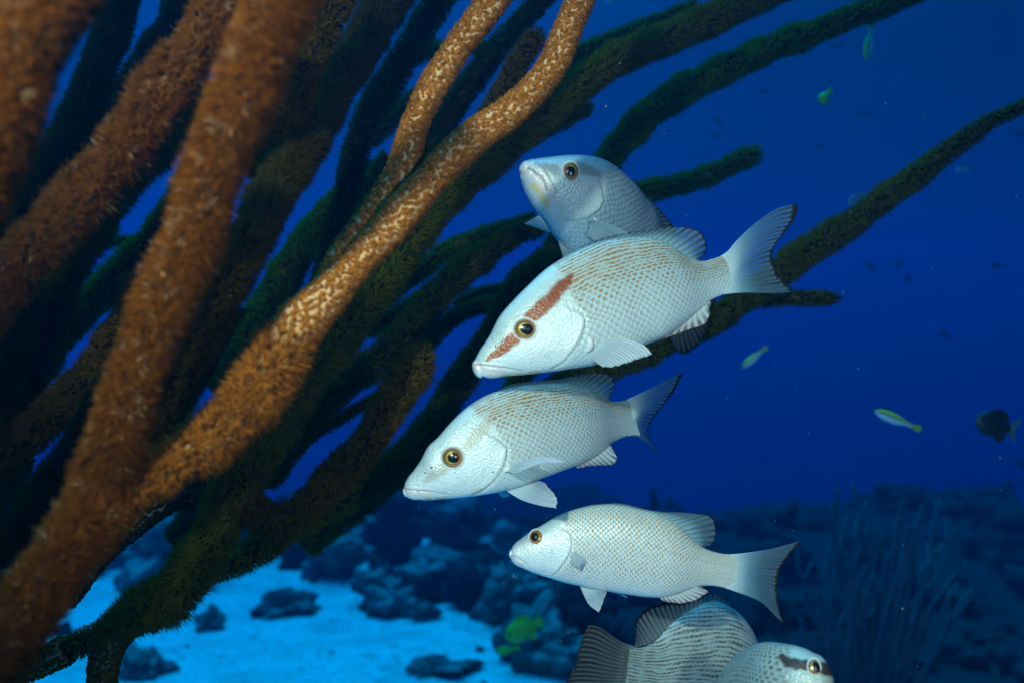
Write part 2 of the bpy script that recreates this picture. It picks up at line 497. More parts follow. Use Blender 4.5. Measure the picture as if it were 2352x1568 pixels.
def sea_rod_branch(root, pts, style, seed, core='core_warm', pol='pol_orange', fringe=0.30, space=7.5, blades=5, wob=3.0, tipround=False, knob_from=None, label=None):
    """pts: (X, Y, distance, half width incl. polyps) along the branch"""
    P = np.asarray(pts, float)
    L = np.sum(np.linalg.norm(np.diff(P[:, :2], axis=0), axis=1))
    n = max(12, int(L / 9))
    C = smooth_curve(P, n)
    s = np.linspace(0, 1, n)
    C[:, 0] += wob * noise3(np.stack([s * L / 300, s * 0, s * 0 + seed], 1), seed, 3, 1.0)
    C[:, 1] += wob * noise3(np.stack([s * L / 300, s * 0 + 3, s * 0 + seed], 1), seed + 1, 3, 1.0)
    W = at(C[:, 0], C[:, 1], C[:, 2]).T if False else np.stack([(C[:, 0] - 1176) / F * C[:, 2], C[:, 2], CAM_Z + (784 - C[:, 1]) / F * C[:, 2]], 1)
    rad = C[:, 3] / F * C[:, 2] * (1.04 if style == 'knob' else 1.07)
    T, A, B = tube_frames(W)
    m = 28
    th = np.linspace(0, 2 * np.pi, m, endpoint=False)
    # how far the polyps are open along the branch: 1 open, 0 closed knobs
    opn = np.ones(n)
    if style == 'knob': opn[:] = 0
    if knob_from is not None:
        opn = np.clip(1 - (s - knob_from) / 0.05, 0, 1)
    rc = rad * (0.84 - (fringe + 0.02) * opn * 0.9)
    if tipround:
        e = np.clip((1 - s) * L / (C[-1, 3] * 0.9), 0, 1); cap = np.sqrt(1 - (1 - e) ** 2); rc = rc * np.maximum(cap, 0.02)
        radp = rad * (0.55 + 0.45 * cap)
    else: radp = rad
    ct, st = np.cos(th), np.sin(th)
    ring = ct[None, :, None] * A[:, None, :] + st[None, :, None] * B[:, None, :]
    base = (W[:, None, :] + ring * rc[:, None, None]).reshape(-1, 3)
    lump = noise3(base, seed + 7, 3, 14)
    nrm = ring.reshape(-1, 3)
    base = base + nrm * (lump * 0.10 * np.repeat(rc, m))[:, None]
    idx = np.arange(n * m).reshape(n, m)
    nx_ = np.roll(idx, -1, 1)
    Q = np.stack([idx[:-1], nx_[:-1], nx_[1:], idx[1:]], -1).reshape(-1, 4)
    V = np.vstack([base, W[:1], W[-1:]])
    a0, a1 = n * m, n * m + 1
    Tt = np.vstack([np.stack([np.full(m, a0), nx_[0], idx[0]], 1), np.stack([np.full(m, a1), idx[-1], nx_[-1]], 1)])
    br = part('branch', mesh_np('branch', V, Q, Tt, mats=[MAT[core]], attrs={'opn': np.concatenate([np.repeat(opn, m), opn[:1], opn[-1:]])}), root)
    if label: br['label'] = label
    # polyps
    r = np.random.default_rng(seed + 100)
    seg = np.linalg.norm(np.diff(W, axis=0), axis=1); cum = np.concatenate([[0], np.cumsum(seg)])
    pxm = np.interp(np.linspace(0, 1, n), s, C[:, 2]) / F           # metres in one drawing unit
    area = np.concatenate([[0], np.cumsum(seg * 2 * np.pi * (rc[:-1] + rc[1:]) * 0.5)])
    sp = space * 0.9 * float(np.mean(pxm))
    cnt = int(area[-1] / (sp * sp))
    if cnt < 8: return br
    # evenly spread: stratified by area along the branch and golden angle around it
    k = (np.arange(cnt) + r.random(cnt) * 0.9) / cnt * area[-1]
    t = np.interp(k, area, np.linspace(0, 1, n))
    ang = np.arange(cnt) * 2.399963 + r.normal(size=cnt) * 0.16
    ti = t * (n - 1); i0 = np.clip(ti.astype(int), 0, n - 2); fr = (ti - i0)[:, None]
    lerp = lambda X: X[i0] * (1 - fr) + X[i0 + 1] * fr
    Wc, Tc, Ac, Bc = lerp(W), lerp(T), lerp(A), lerp(B)
    rcc = lerp(rc[:, None])[:, 0]; rdd = lerp(radp[:, None])[:, 0]; oo = lerp(opn[:, None])[:, 0]
    Nn = np.cos(ang)[:, None] * Ac + np.sin(ang)[:, None] * Bc
    pos = Wc + Nn * (rcc * 0.97)[:, None]
    lm = noise3(pos, seed + 7, 3, 14)
    pos = pos + Nn * (lm * 0.10 * rcc)[:, None]
    ln = np.maximum(rdd - rcc, 0.12 * rdd) * (0.92 + 0.22 * r.normal(size=cnt) * 0.6 + 0.30 * noise3(pos, seed + 3, 2, 22))
    if tipround:
        fwd = np.clip(1 - (1 - t) * L / (C[-1, 3] * 1.1), 0, 1)
        Nn = Nn * (1 - 0.8 * fwd)[:, None] + Tc * (fwd * 1.1)[:, None]
    swirl = 0.35 * noise3(pos, seed + 5, 2, 9)
    Nn = Nn + Tc * (0.25 + swirl)[:, None] + r.normal(size=(cnt, 3)) * 0.13
    Nn /= np.linalg.norm(Nn, axis=1)[:, None]
    U = np.cross(Nn, Tc); U /= np.linalg.norm(U, axis=1)[:, None]
    Vv = np.cross(Nn, U)
    rnd = r.random(cnt)
    VV, TT, QQ, TIP, RND, OUT = [], [], [], [], [], []
    Nout = np.cos(ang)[:, None] * Ac + np.sin(ang)[:, None] * Bc
    if tipround: Nout = Nout * (1 - 0.8 * fwd)[:, None] + Tc * (fwd * 1.1)[:, None]
    nv = 0
    op = oo > r.random(cnt)
    # open polyps: a stalk that splits into thin curved tentacles
    I = np.where(op)[0]
    if len(I):
        c_ = len(I)
        for b in range(blades):
            a = b / blades * 2 * np.pi + r.random(c_) * 1.2
            D = np.cos(a)[:, None] * U[I] + np.sin(a)[:, None] * Vv[I]
            S = np.cross(D, Nn[I])
            l = ln[I][:, None] * (0.85 + 0.35 * r.random(c_))[:, None]
            w = sp * (0.11 + 0.05 * r.random(c_))[:, None]
            p0 = pos[I]
            p1 = p0 + Nn[I] * l * 0.55 + D * l * 0.10
            p2 = p0 + Nn[I] * l * 1.0 + D * l * (0.30 + 0.35 * r.random(c_))[:, None]
            q = np.stack([p0 - S * w, p0 + S * w, p1 + S * w * 1.25, p1 - S * w * 1.25, p2], 1).reshape(-1, 3)
            o = nv + np.arange(c_)[:, None] * 5
            QQ.append(o + np.array([0, 1, 2, 3])); TT.append(o + np.array([3, 2, 4]))
            VV.append(q); TIP.append(np.tile([0.0, 0.0, 0.55, 0.55, 1.0], c_)); RND.append(np.repeat(rnd[I], 5)); OUT.append(np.repeat(Nout[I], 5, 0)); nv += c_ * 5
    # closed polyps: round little knobs
    I = np.where(~op)[0]
    if len(I):
        c_ = len(I); mm = 6
        hh = (sp * 0.47) * (0.75 + 0.5 * r.random(c_)); ll = sp * (0.75 + 0.5 * r.random(c_))
        rows = []
        for (rr, zz) in ((1.0, -0.1), (1.12, 0.45), (0.75, 0.85)):
            a = np.arange(mm) / mm * 2 * np.pi
            rows.append(pos[I][:, None, :] + (np.cos(a)[None, :, None] * U[I][:, None, :] + np.sin(a)[None, :, None] * Vv[I][:, None, :]) * (hh * rr)[:, None, None] + Nn[I][:, None, :] * (ll * zz)[:, None, None])
        topv = pos[I] + Nn[I] * (ll * 0.92)[:, None]
        q = np.concatenate(rows + [topv[:, None, :]], 1)
        nn_ = mm * 3 + 1
        o = nv + np.arange(c_)[:, None, None] * nn_
        j = np.arange(mm); j1 = (j + 1) % mm
        for k_ in (0, 1):
            QQ.append((o + np.stack([k_ * mm + j, k_ * mm + j1, (k_ + 1) * mm + j1, (k_ + 1) * mm + j], 1)[None]).reshape(-1, 4))
        TT.append((o + np.stack([2 * mm + j, 2 * mm + j1, np.full(mm, 3 * mm)], 1)[None]).reshape(-1, 3))
        VV.append(q.reshape(-1, 3)); TIP.append(np.tile(np.repeat([0, .5, .8, .9], [mm, mm, mm, 1]), c_)); RND.append(np.repeat(rnd[I], nn_)); OUT.append(np.repeat(Nout[I], nn_, 0)); nv += c_ * nn_
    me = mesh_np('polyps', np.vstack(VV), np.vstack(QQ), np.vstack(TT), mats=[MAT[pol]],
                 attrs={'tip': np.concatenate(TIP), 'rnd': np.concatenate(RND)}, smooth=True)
    ov = me.attributes.new('outw', 'FLOAT_VECTOR', 'POINT'); ov.data.foreach_set('vector', np.vstack(OUT).astype(np.float32).ravel())
    me.transform(__import__('mathutils').Matrix.Translation(-Vector(root.location)))
    po = link('polyps', me, br)
    po['kind'] = 'stuff'
    STAT['polyps'] += cnt; STAT['tris'] += len(me.polygons)
    return br
STAT = {'polyps': 0, 'tris': 0}

def colony(name, loc, label, branches, group='branching sea rods'):
    root = empty(name, loc, label, 'sea rod coral', group)
    for k, b in enumerate(branches):
        kw = dict(b[1]); sea_rod_branch(root, b[0], kw.pop('style', 'open'), kw.pop('seed', 0) + len(STAT) * 0 + colony.n * 31 + k * 7, **kw)
    colony.n += 1
    return root
colony.n = 1

O = dict(core='core_warm', pol='pol_orange')
BR = dict(core='core_dark', pol='pol_brown')
OL = dict(core='core_dark', pol='pol_olive', space=6.5)
DK = dict(core='core_dark', pol='pol_dark', space=7, blades=4)
GR = dict(core='core_dark', pol='pol_green', space=6.5, blades=4)
def k(base, **kw):
    d = dict(base); d.update(kw); return d

# front colony: the bright fork
colony('sea_rod_coral', (-0.75, 0.66, 0.0), 'bright orange brown sea rod forking in front, its right arm crossing the middle', [
    ([(-420, 2300, .72, 90), (-250, 1840, .68, 88), (-60, 1545, .66, 86), (45, 1415, .66, 84), (130, 1300, .67, 82), (215, 1180, .69, 78), (245, 1105, .70, 66)], k(O, space=7.6, blades=6, label='thick orange trunk with all its polyps open')),
    ([(215, 1180, .69, 66), (240, 1090, .69, 72), (262, 1000, .68, 72), (309, 883, .67, 70), (371, 700, .66, 70), (435, 549, .65, 72), (494, 366, .63, 74), (571, 183, .61, 78), (640, 0, .59, 86), (700, -160, .57, 90)], k(O, space=7.8, blades=6, label='thick orange arm rising steeply to the top')),
    ([(120, 1310, .70, 50), (200, 1215, .70, 68), (290, 1128, .705, 64), (380, 1084, .715, 64), (470, 1030, .73, 69), (550, 950, .74, 73), (620, 850, .75, 73), (690, 745, .77, 63), (740, 695, .78, 50), (800, 625, .80, 44), (850, 570, .81, 42), (940, 470, .83, 40), (1010, 390, .85, 38), (1100, 310, .87, 38), (1200, 230, .89, 36), (1270, 150, .91, 33), (1310, 60, .93, 32), (1350, -40, .95, 32), (1380, -120, .96, 31)], k(O, pol='pol_knob', space=9.5, blades=7, knob_from=0.37, label='long orange arm, open polyps below and closed ones with pale skin above')),
    ([(735, 700, .79, 30), (785, 610, .81, 40), (838, 535, .83, 43), (888, 462, .85, 42), (925, 385, .87, 37), (950, 290, .89, 32), (1000, 190, .90, 32), (1060, 100, .91, 33), (1120, 20, .92, 34), (1165, -50, .93, 33), (1220, -140, .94, 32)], k(O, pol='pol_knob', style='knob', space=10.5, label='orange side arm with closed polyps and pale skin')),
    ([(300, 1060, .80, 34), (330, 1010, .80, 40), (380, 930, .80, 46), (430, 850, .79, 50), (470, 760, .79, 52), (530, 640, .79, 56), (590, 520, .82, 58), (640, 430, .87, 56), (690, 348, .92, 54), (734, 271, .97, 52), (789, 176, 1.02, 52), (837, 92, 1.06, 52), (895, 0, 1.09, 52), (950, -90, 1.1, 52)], k(OL, space=7.5, pol='pol_shade', label='dull olive brown arm behind the steep orange one')),
])
colony('sea_rod_coral', (-0.75, 0.45, 0.0), 'nearest blurred orange sea rod across the top left corner', [
    ([(-700, 2400, .60, 110), (-420, 1200, .56, 108), (-190, 620, .54, 106), (-60, 380, .53, 100), (20, 190, .52, 96), (110, 20, .51, 98), (170, -120, .50, 98)], k(O, space=8.6, blades=6)),
])
colony('sea_rod_coral', (-1.1, 0.85, 0.0), 'orange sea rod second from the left with dark green arms beside it', [
    ([(-560, 2000, .90, 80), (-260, 1040, .84, 72), (-60, 740, .80, 66), (60, 590, .78, 64), (170, 475, .76, 66), (258, 375, .75, 66), (325, 293, .74, 66), (400, 183, .73, 66), (487, 40, .72, 60), (540, -80, .71, 60)], k(O, space=7.6, blades=6, label='orange arm slanting to the top')),
    ([(-260, 1040, .93, 50), (-60, 600, .93, 54), (50, 480, .93, 58), (110, 400, .93, 58), (165, 320, .93, 54), (205, 220, .93, 50), (242, 110, .93, 48), (275, 0, .93, 48), (300, -90, .93, 48)], k(DK, label='dark green arm between two orange ones')),
    ([(240, 330, 1.08, 34), (290, 215, 1.08, 36), (330, 146, 1.08, 36), (386, 60, 1.08, 36), (430, -30, 1.08, 38), (460, -110, 1.08, 38)], k(DK, label='thin dark arm behind the orange one')),
    ([(600, 420, .92, 46), (620, 330, .92, 46), (660, 250, .92, 46), (705, 150, .92, 44), (750, 50, .92, 44), (800, -60, .92, 44)], k(BR, space=7.5, label='brown arm just right of the steep orange arm')),
])
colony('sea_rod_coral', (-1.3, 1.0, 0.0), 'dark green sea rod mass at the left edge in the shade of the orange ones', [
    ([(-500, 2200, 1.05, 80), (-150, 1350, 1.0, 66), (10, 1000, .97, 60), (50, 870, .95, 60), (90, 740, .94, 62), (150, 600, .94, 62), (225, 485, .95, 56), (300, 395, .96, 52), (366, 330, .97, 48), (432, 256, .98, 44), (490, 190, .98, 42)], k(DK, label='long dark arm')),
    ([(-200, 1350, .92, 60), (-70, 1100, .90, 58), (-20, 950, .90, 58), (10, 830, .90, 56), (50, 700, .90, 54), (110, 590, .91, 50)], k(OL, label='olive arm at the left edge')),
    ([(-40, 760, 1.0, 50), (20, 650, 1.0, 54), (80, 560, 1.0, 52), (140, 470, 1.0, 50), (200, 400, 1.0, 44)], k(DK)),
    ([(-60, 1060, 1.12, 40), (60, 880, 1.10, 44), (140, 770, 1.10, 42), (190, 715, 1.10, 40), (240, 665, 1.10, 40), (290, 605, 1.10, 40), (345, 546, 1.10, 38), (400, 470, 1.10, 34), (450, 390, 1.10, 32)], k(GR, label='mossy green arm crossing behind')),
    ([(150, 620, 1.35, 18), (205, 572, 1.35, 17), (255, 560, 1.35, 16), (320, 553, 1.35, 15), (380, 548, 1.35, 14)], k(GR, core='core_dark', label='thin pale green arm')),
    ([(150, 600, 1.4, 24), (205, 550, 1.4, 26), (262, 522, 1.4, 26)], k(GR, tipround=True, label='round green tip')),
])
colony('sea_rod_coral', (-0.9, 0.9, 0.0), 'dull brown sea rod at lower left behind the thick orange trunk', [
    ([(-520, 1700, .95, 60), (-160, 1170, .92, 56), (-40, 1085, .91, 52), (60, 1010, .90, 50), (146, 925, .90, 50), (220, 850, .90, 50), (285, 740, .90, 46), (330, 640, .90, 44)], k(BR, space=7, label='brown arm with an olive upper side')),
    ([(-520, 2100, .85, 56), (-120, 1470, .82, 52), (22, 1275, .80, 52), (66, 1199, .80, 50), (110, 1122, .80, 48), (165, 1040, .80, 46), (215, 960, .80, 44), (270, 850, .80, 42)], k(BR, space=7, label='dark orange arm')),
    ([(330, 1090, 1.0, 30), (370, 1020, 1.0, 34), (400, 950, 1.0, 36), (440, 870, 1.0, 36), (480, 800, 1.0, 36), (540, 700, 1.0, 34)], k(DK, label='dark arm in shade')),
])
colony('sea_rod_coral', (-0.8, 1.2, 0.0), 'small slate grey sea rod with closed polyps at the left edge', [
    ([(-60, 1420, 1.2, 26), (4, 1235, 1.2, 26), (24, 1158, 1.2, 25), (42, 1100, 1.2, 22), (55, 1050, 1.2, 20)], k(DK, core='core_grey', pol='pol_dark', style='knob', space=9)),
    ([(-80, 1560, 1.2, 24), (0, 1512, 1.2, 24), (50, 1484, 1.2, 20), (92, 1462, 1.2, 14)], k(GR, core='core_grey', style='open', tipround=True)),
])
# the dark colony that carries most of the background branches
D_ = 1.0
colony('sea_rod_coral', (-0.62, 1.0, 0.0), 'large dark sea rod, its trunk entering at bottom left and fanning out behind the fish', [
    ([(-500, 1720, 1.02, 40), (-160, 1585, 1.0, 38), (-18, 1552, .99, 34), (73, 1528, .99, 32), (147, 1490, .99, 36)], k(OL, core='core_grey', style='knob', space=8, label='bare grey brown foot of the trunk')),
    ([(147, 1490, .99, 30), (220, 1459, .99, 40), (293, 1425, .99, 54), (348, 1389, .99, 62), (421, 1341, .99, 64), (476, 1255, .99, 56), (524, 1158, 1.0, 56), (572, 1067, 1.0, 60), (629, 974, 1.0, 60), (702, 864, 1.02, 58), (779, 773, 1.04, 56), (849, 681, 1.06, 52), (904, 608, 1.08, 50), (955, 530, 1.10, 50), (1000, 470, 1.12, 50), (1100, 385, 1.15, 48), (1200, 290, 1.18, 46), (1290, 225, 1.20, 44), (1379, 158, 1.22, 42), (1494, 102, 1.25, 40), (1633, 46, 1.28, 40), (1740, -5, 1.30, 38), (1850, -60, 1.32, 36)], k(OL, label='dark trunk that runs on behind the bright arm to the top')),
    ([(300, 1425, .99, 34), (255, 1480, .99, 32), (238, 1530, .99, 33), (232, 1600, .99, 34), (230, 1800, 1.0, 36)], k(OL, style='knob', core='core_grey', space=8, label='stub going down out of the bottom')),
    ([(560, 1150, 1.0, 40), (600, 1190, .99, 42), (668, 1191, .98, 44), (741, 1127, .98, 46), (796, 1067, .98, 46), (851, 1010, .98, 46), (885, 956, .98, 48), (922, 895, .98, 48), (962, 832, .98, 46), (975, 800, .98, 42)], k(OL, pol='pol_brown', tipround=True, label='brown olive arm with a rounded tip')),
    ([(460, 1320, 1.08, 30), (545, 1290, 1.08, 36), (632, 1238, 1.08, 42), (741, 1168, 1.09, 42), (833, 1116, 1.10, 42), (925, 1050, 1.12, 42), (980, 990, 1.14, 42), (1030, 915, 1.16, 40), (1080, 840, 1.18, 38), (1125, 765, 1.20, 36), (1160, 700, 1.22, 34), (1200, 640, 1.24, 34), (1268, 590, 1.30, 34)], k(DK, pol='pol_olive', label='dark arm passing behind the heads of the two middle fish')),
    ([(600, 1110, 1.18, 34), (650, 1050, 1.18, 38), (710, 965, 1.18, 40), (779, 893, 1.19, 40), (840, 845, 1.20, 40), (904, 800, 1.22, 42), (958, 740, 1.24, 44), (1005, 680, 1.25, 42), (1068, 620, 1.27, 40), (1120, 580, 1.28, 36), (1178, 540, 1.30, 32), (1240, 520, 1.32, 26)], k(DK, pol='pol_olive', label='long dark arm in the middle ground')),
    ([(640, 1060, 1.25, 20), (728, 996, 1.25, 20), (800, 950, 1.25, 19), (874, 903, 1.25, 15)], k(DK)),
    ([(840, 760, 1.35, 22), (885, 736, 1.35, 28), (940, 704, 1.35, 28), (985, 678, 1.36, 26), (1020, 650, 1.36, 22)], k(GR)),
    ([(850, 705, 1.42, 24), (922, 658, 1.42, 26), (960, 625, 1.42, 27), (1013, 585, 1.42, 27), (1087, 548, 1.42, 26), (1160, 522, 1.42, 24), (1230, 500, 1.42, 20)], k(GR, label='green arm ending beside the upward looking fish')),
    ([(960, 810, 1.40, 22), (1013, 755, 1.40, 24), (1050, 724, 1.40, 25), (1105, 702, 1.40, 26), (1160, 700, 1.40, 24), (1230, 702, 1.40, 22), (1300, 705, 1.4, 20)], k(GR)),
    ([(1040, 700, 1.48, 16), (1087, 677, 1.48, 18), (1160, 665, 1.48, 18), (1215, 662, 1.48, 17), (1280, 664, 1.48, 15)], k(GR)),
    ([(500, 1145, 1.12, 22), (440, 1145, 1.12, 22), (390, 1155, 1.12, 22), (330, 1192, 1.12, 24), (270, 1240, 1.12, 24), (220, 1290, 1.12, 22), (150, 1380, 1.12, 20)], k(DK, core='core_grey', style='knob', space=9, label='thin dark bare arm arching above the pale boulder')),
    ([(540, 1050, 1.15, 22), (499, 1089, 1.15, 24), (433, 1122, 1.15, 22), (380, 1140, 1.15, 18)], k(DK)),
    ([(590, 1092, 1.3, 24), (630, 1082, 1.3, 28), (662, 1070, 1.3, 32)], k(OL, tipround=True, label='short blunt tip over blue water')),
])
colony('sea_rod_coral', (-0.2, 1.6, 0.0), 'green brown sea rod behind the upper fish with long arms sweeping to the right edge', [
    ([(700, 1250, 1.62, 40), (880, 1110, 1.6, 38), (1080, 985, 1.58, 36), (1200, 930, 1.56, 34), (1300, 878, 1.54, 32), (1370, 858, 1.52, 32), (1472, 817, 1.50, 35), (1560, 768, 1.50, 36), (1643, 735, 1.50, 34), (1711, 694, 1.50, 26), (1780, 685, 1.50, 24), (1850, 683, 1.50, 22), (1922, 683, 1.50, 20)], k(OL, tipround=True, label='low arm ending in a blunt tip right of the tail')),
    ([(1590, 760, 1.50, 30), (1660, 720, 1.48, 34), (1730, 675, 1.46, 36), (1795, 625, 1.44, 38), (1865, 569, 1.42, 38), (1957, 514, 1.40, 36), (2050, 444, 1.38, 34), (2119, 393, 1.36, 31), (2212, 324, 1.34, 26), (2281, 278, 1.33, 21), (2360, 236, 1.32, 18), (2480, 180, 1.30, 16)], k(OL, label='long arm reaching the right edge')),
    ([(1180, 910, 1.58, 30), (1230, 780, 1.56, 34), (1268, 620, 1.55, 36), (1310, 500, 1.52, 36), (1360, 420, 1.50, 37), (1410, 350, 1.48, 39), (1475, 275, 1.46, 40), (1540, 228, 1.44, 40), (1610, 185, 1.42, 40), (1703, 139, 1.40, 37), (1819, 88, 1.38, 34), (1911, 56, 1.36, 32), (2004, 25, 1.34, 28), (2080, 2, 1.33, 24), (2125, -12, 1.32, 18)], k(OL, pol='pol_green', tipround=True, label='upper arm curving to the top right')),
    ([(1300, 560, 1.6, 24), (1380, 480, 1.6, 28), (1457, 446, 1.6, 29), (1541, 428, 1.6, 30), (1610, 408, 1.6, 29), (1670, 382, 1.6, 27), (1715, 362, 1.6, 29), (1742, 356, 1.6, 30)], k(GR, tipround=True, label='short club tipped arm')),
])
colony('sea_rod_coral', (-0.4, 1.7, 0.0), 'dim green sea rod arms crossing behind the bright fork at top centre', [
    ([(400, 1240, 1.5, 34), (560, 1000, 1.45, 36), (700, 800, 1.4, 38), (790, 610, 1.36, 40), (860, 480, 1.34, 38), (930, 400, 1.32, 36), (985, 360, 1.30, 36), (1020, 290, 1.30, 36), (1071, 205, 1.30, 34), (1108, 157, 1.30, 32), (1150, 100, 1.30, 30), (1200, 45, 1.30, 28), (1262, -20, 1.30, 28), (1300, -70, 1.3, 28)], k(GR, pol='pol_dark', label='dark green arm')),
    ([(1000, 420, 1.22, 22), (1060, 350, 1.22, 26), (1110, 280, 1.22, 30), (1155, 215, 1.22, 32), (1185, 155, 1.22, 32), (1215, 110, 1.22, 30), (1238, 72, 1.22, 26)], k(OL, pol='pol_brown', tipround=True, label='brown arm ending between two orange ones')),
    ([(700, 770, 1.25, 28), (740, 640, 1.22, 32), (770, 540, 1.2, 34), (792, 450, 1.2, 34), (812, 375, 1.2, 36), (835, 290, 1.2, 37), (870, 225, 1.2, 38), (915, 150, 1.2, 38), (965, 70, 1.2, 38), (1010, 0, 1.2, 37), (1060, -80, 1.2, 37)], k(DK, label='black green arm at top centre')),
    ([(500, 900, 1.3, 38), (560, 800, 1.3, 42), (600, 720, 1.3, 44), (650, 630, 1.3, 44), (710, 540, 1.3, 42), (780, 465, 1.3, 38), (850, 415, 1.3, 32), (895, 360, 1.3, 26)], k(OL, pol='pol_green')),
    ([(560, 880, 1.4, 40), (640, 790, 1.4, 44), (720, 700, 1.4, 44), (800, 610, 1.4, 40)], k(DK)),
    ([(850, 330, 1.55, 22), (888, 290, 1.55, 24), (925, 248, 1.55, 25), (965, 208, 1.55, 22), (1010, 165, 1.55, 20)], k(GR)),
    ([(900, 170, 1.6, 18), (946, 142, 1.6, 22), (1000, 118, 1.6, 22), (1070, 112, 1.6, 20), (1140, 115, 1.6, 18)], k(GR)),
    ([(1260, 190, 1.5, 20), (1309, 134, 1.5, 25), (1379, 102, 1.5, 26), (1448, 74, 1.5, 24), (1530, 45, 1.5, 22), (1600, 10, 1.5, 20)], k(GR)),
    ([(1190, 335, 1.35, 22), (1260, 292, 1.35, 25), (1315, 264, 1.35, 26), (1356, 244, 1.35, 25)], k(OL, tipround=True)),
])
# ------------------------------------------------------------------ fish materials
def snapper_skin(name, back=(0.36, 0.43, 0.34), side=(0.60, 0.71, 0.72), spot=(0.36, 0.20, 0.08), band=(0.25, 0.058, 0.014), band_amt=1.0, line=1.0, contrast=1.0, size=1.0, uscale=1.0):
    m, nt = new_mat(name); g = N(nt)
    uv = g.node('ShaderNodeUVMap'); uv.uv_map = 'UVMap'
    sp = g.node('ShaderNodeSeparateXYZ'); nt.links.new(uv.outputs[0], sp.inputs[0])
    u, v = sp.outputs[0], sp.outputs[1]
    # slight waviness so that the rows are not ruled
    nz = g.m('SUBTRACT', g.noise(0.16, 2, uv.outputs[0]), 0.5)
    nz2 = g.m('SUBTRACT', g.noise(0.9, 1, uv.outputs[0]), 0.5)
    v = g.m('ADD', v, g.m('ADD', g.m('MULTIPLY', nz, 3.0), g.m('MULTIPLY', nz2, 0.35)))
    u = g.m('ADD', u, g.m('MULTIPLY', nz2, 0.30))
    u = g.m('MULTIPLY', u, uscale)
    row = g.m('FLOOR', v)
    odd = g.m('MULTIPLY', g.m('FLOORED_MODULO', row, 2.0), 0.5)
    uu = g.m('ADD', u, odd)
    x = g.m('SUBTRACT', g.m('FRACT', uu), 0.5)
    y = g.m('SUBTRACT', g.m('FRACT', v), 0.5)
    head = g.attr('head'); belly = g.attr('belly'); back_ = g.attr('back')
    bnd = g.attr('band'); dark = g.attr('dark'); lip = g.attr('lip'); gold = g.attr('gold')
    ln = g.m('MULTIPLY', back_, line)
    # brown spot in every scale; they run together into lines on the back
    ex = g.m('SUBTRACT', 6.0, g.m('MULTIPLY', ln, 4.6))
    dx = g.m('MULTIPLY', x, ex); dy = g.m('MULTIPLY', y, g.m('ADD', 1.9, g.m('MULTIPLY', ln, 1.0)))
    r2 = g.m('ADD', g.m('MULTIPLY', dx, dx), g.m('MULTIPLY', dy, dy))
    spotm = g.m('SUBTRACT', 1.0, g.step(r2, 0.25, 1.3))
    pn = g.step(g.noise(0.55, 2, uv.outputs[0]), 0.30, 0.60)
    spotm = g.m('MULTIPLY', spotm, g.m('MULTIPLY', g.m('ADD', 0.35, g.m('MULTIPLY', pn, 0.65)), g.m('ADD', 0.62, g.m('MULTIPLY', back_, 0.38))))
    amt = g.m('MULTIPLY', g.m('SUBTRACT', 1.0, head), g.m('SUBTRACT', 1.0, g.m('MULTIPLY', belly, 0.93)))
    spotm = g.m('MULTIPLY', g.m('MULTIPLY', spotm, amt), 1.15 * contrast, clamp=True)
    # pale overlapping scale rims
    rr = g.m('SQRT', g.m('ADD', g.m('MULTIPLY', g.m('ADD', x, 0.25), g.m('ADD', x, 0.25)), g.m('MULTIPLY', y, g.m('MULTIPLY', y, 0.8))))
    rim = g.step(rr, 0.42, 0.66)
    n1 = g.noise(14, 4, g.obj(), 0.6)
    base = g.mix(g.m('ADD', g.m('MULTIPLY', back_, 0.55), 0.0, clamp=True), side, back)
    base = g.mix(g.m('MULTIPLY', g.step(n1, 0.45, 0.7), 0.10), base, tuple(c * 0.7 for c in side))
    base = g.mix(g.m('MULTIPLY', g.m('MULTIPLY', rim, g.m('SUBTRACT', 1.0, head)), 0.38), base, tuple(c * 0.55 for c in side))
    col = g.mix(spotm, base, spot)
    mot = g.step(g.noise(130, 3, g.obj(), 0.6), 0.25, 0.62)
    col = g.mix(g.m('MULTIPLY', g.m('MULTIPLY', head, 0.45), g.m('SUBTRACT', 1.0, back_)), col, (0.80, 0.80, 0.74))
    fr2 = g.m('MULTIPLY', head, g.step(g.noise(60, 5, g.obj(), 0.7), 0.50, 0.70))
    col = g.mix(g.m('MULTIPLY', fr2, 0.34), col, (0.42, 0.47, 0.44))
    bb = g.m('MULTIPLY', bnd, g.m('ADD', 0.88, g.m('MULTIPLY', mot, 0.12)))
    col = g.mix(g.m('MULTIPLY', bb, band_amt, clamp=True), col, band)
    col = g.mix(g.m('MULTIPLY', lip, 0.75), col, (0.74, 0.60, 0.56))
    gn = g.m('MULTIPLY', gold, g.step(g.noise(90, 3, g.obj()), 0.42, 0.55))
    col = g.mix(g.m('MULTIPLY', gn, 0.95), col, (0.70, 0.52, 0.22))
    fr = g.m('MULTIPLY', g.m('MULTIPLY', head, back_), g.step(g.noise(160, 2, g.obj()), 0.62, 0.70))
    col = g.mix(g.m('MULTIPLY', fr, 0.35), col, (0.2, 0.2, 0.17))
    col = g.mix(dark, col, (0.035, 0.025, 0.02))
    hb = g.m('MULTIPLY', g.voro(430 / size, g.obj()), g.m('MULTIPLY', head, 1.0))
    h = g.m('ADD', g.m('MULTIPLY', g.m('SUBTRACT', 1.0, rim), g.m('SUBTRACT', 1.0, head)), hb)
    nb = g.bump(h, 0.55, 0.0008)
    rough = g.m('ADD', 0.40, g.m('MULTIPLY', spotm, 0.25))
    g.out(g.bsdf(col, rough, nb, 0.40, metal=0.15))
    return m

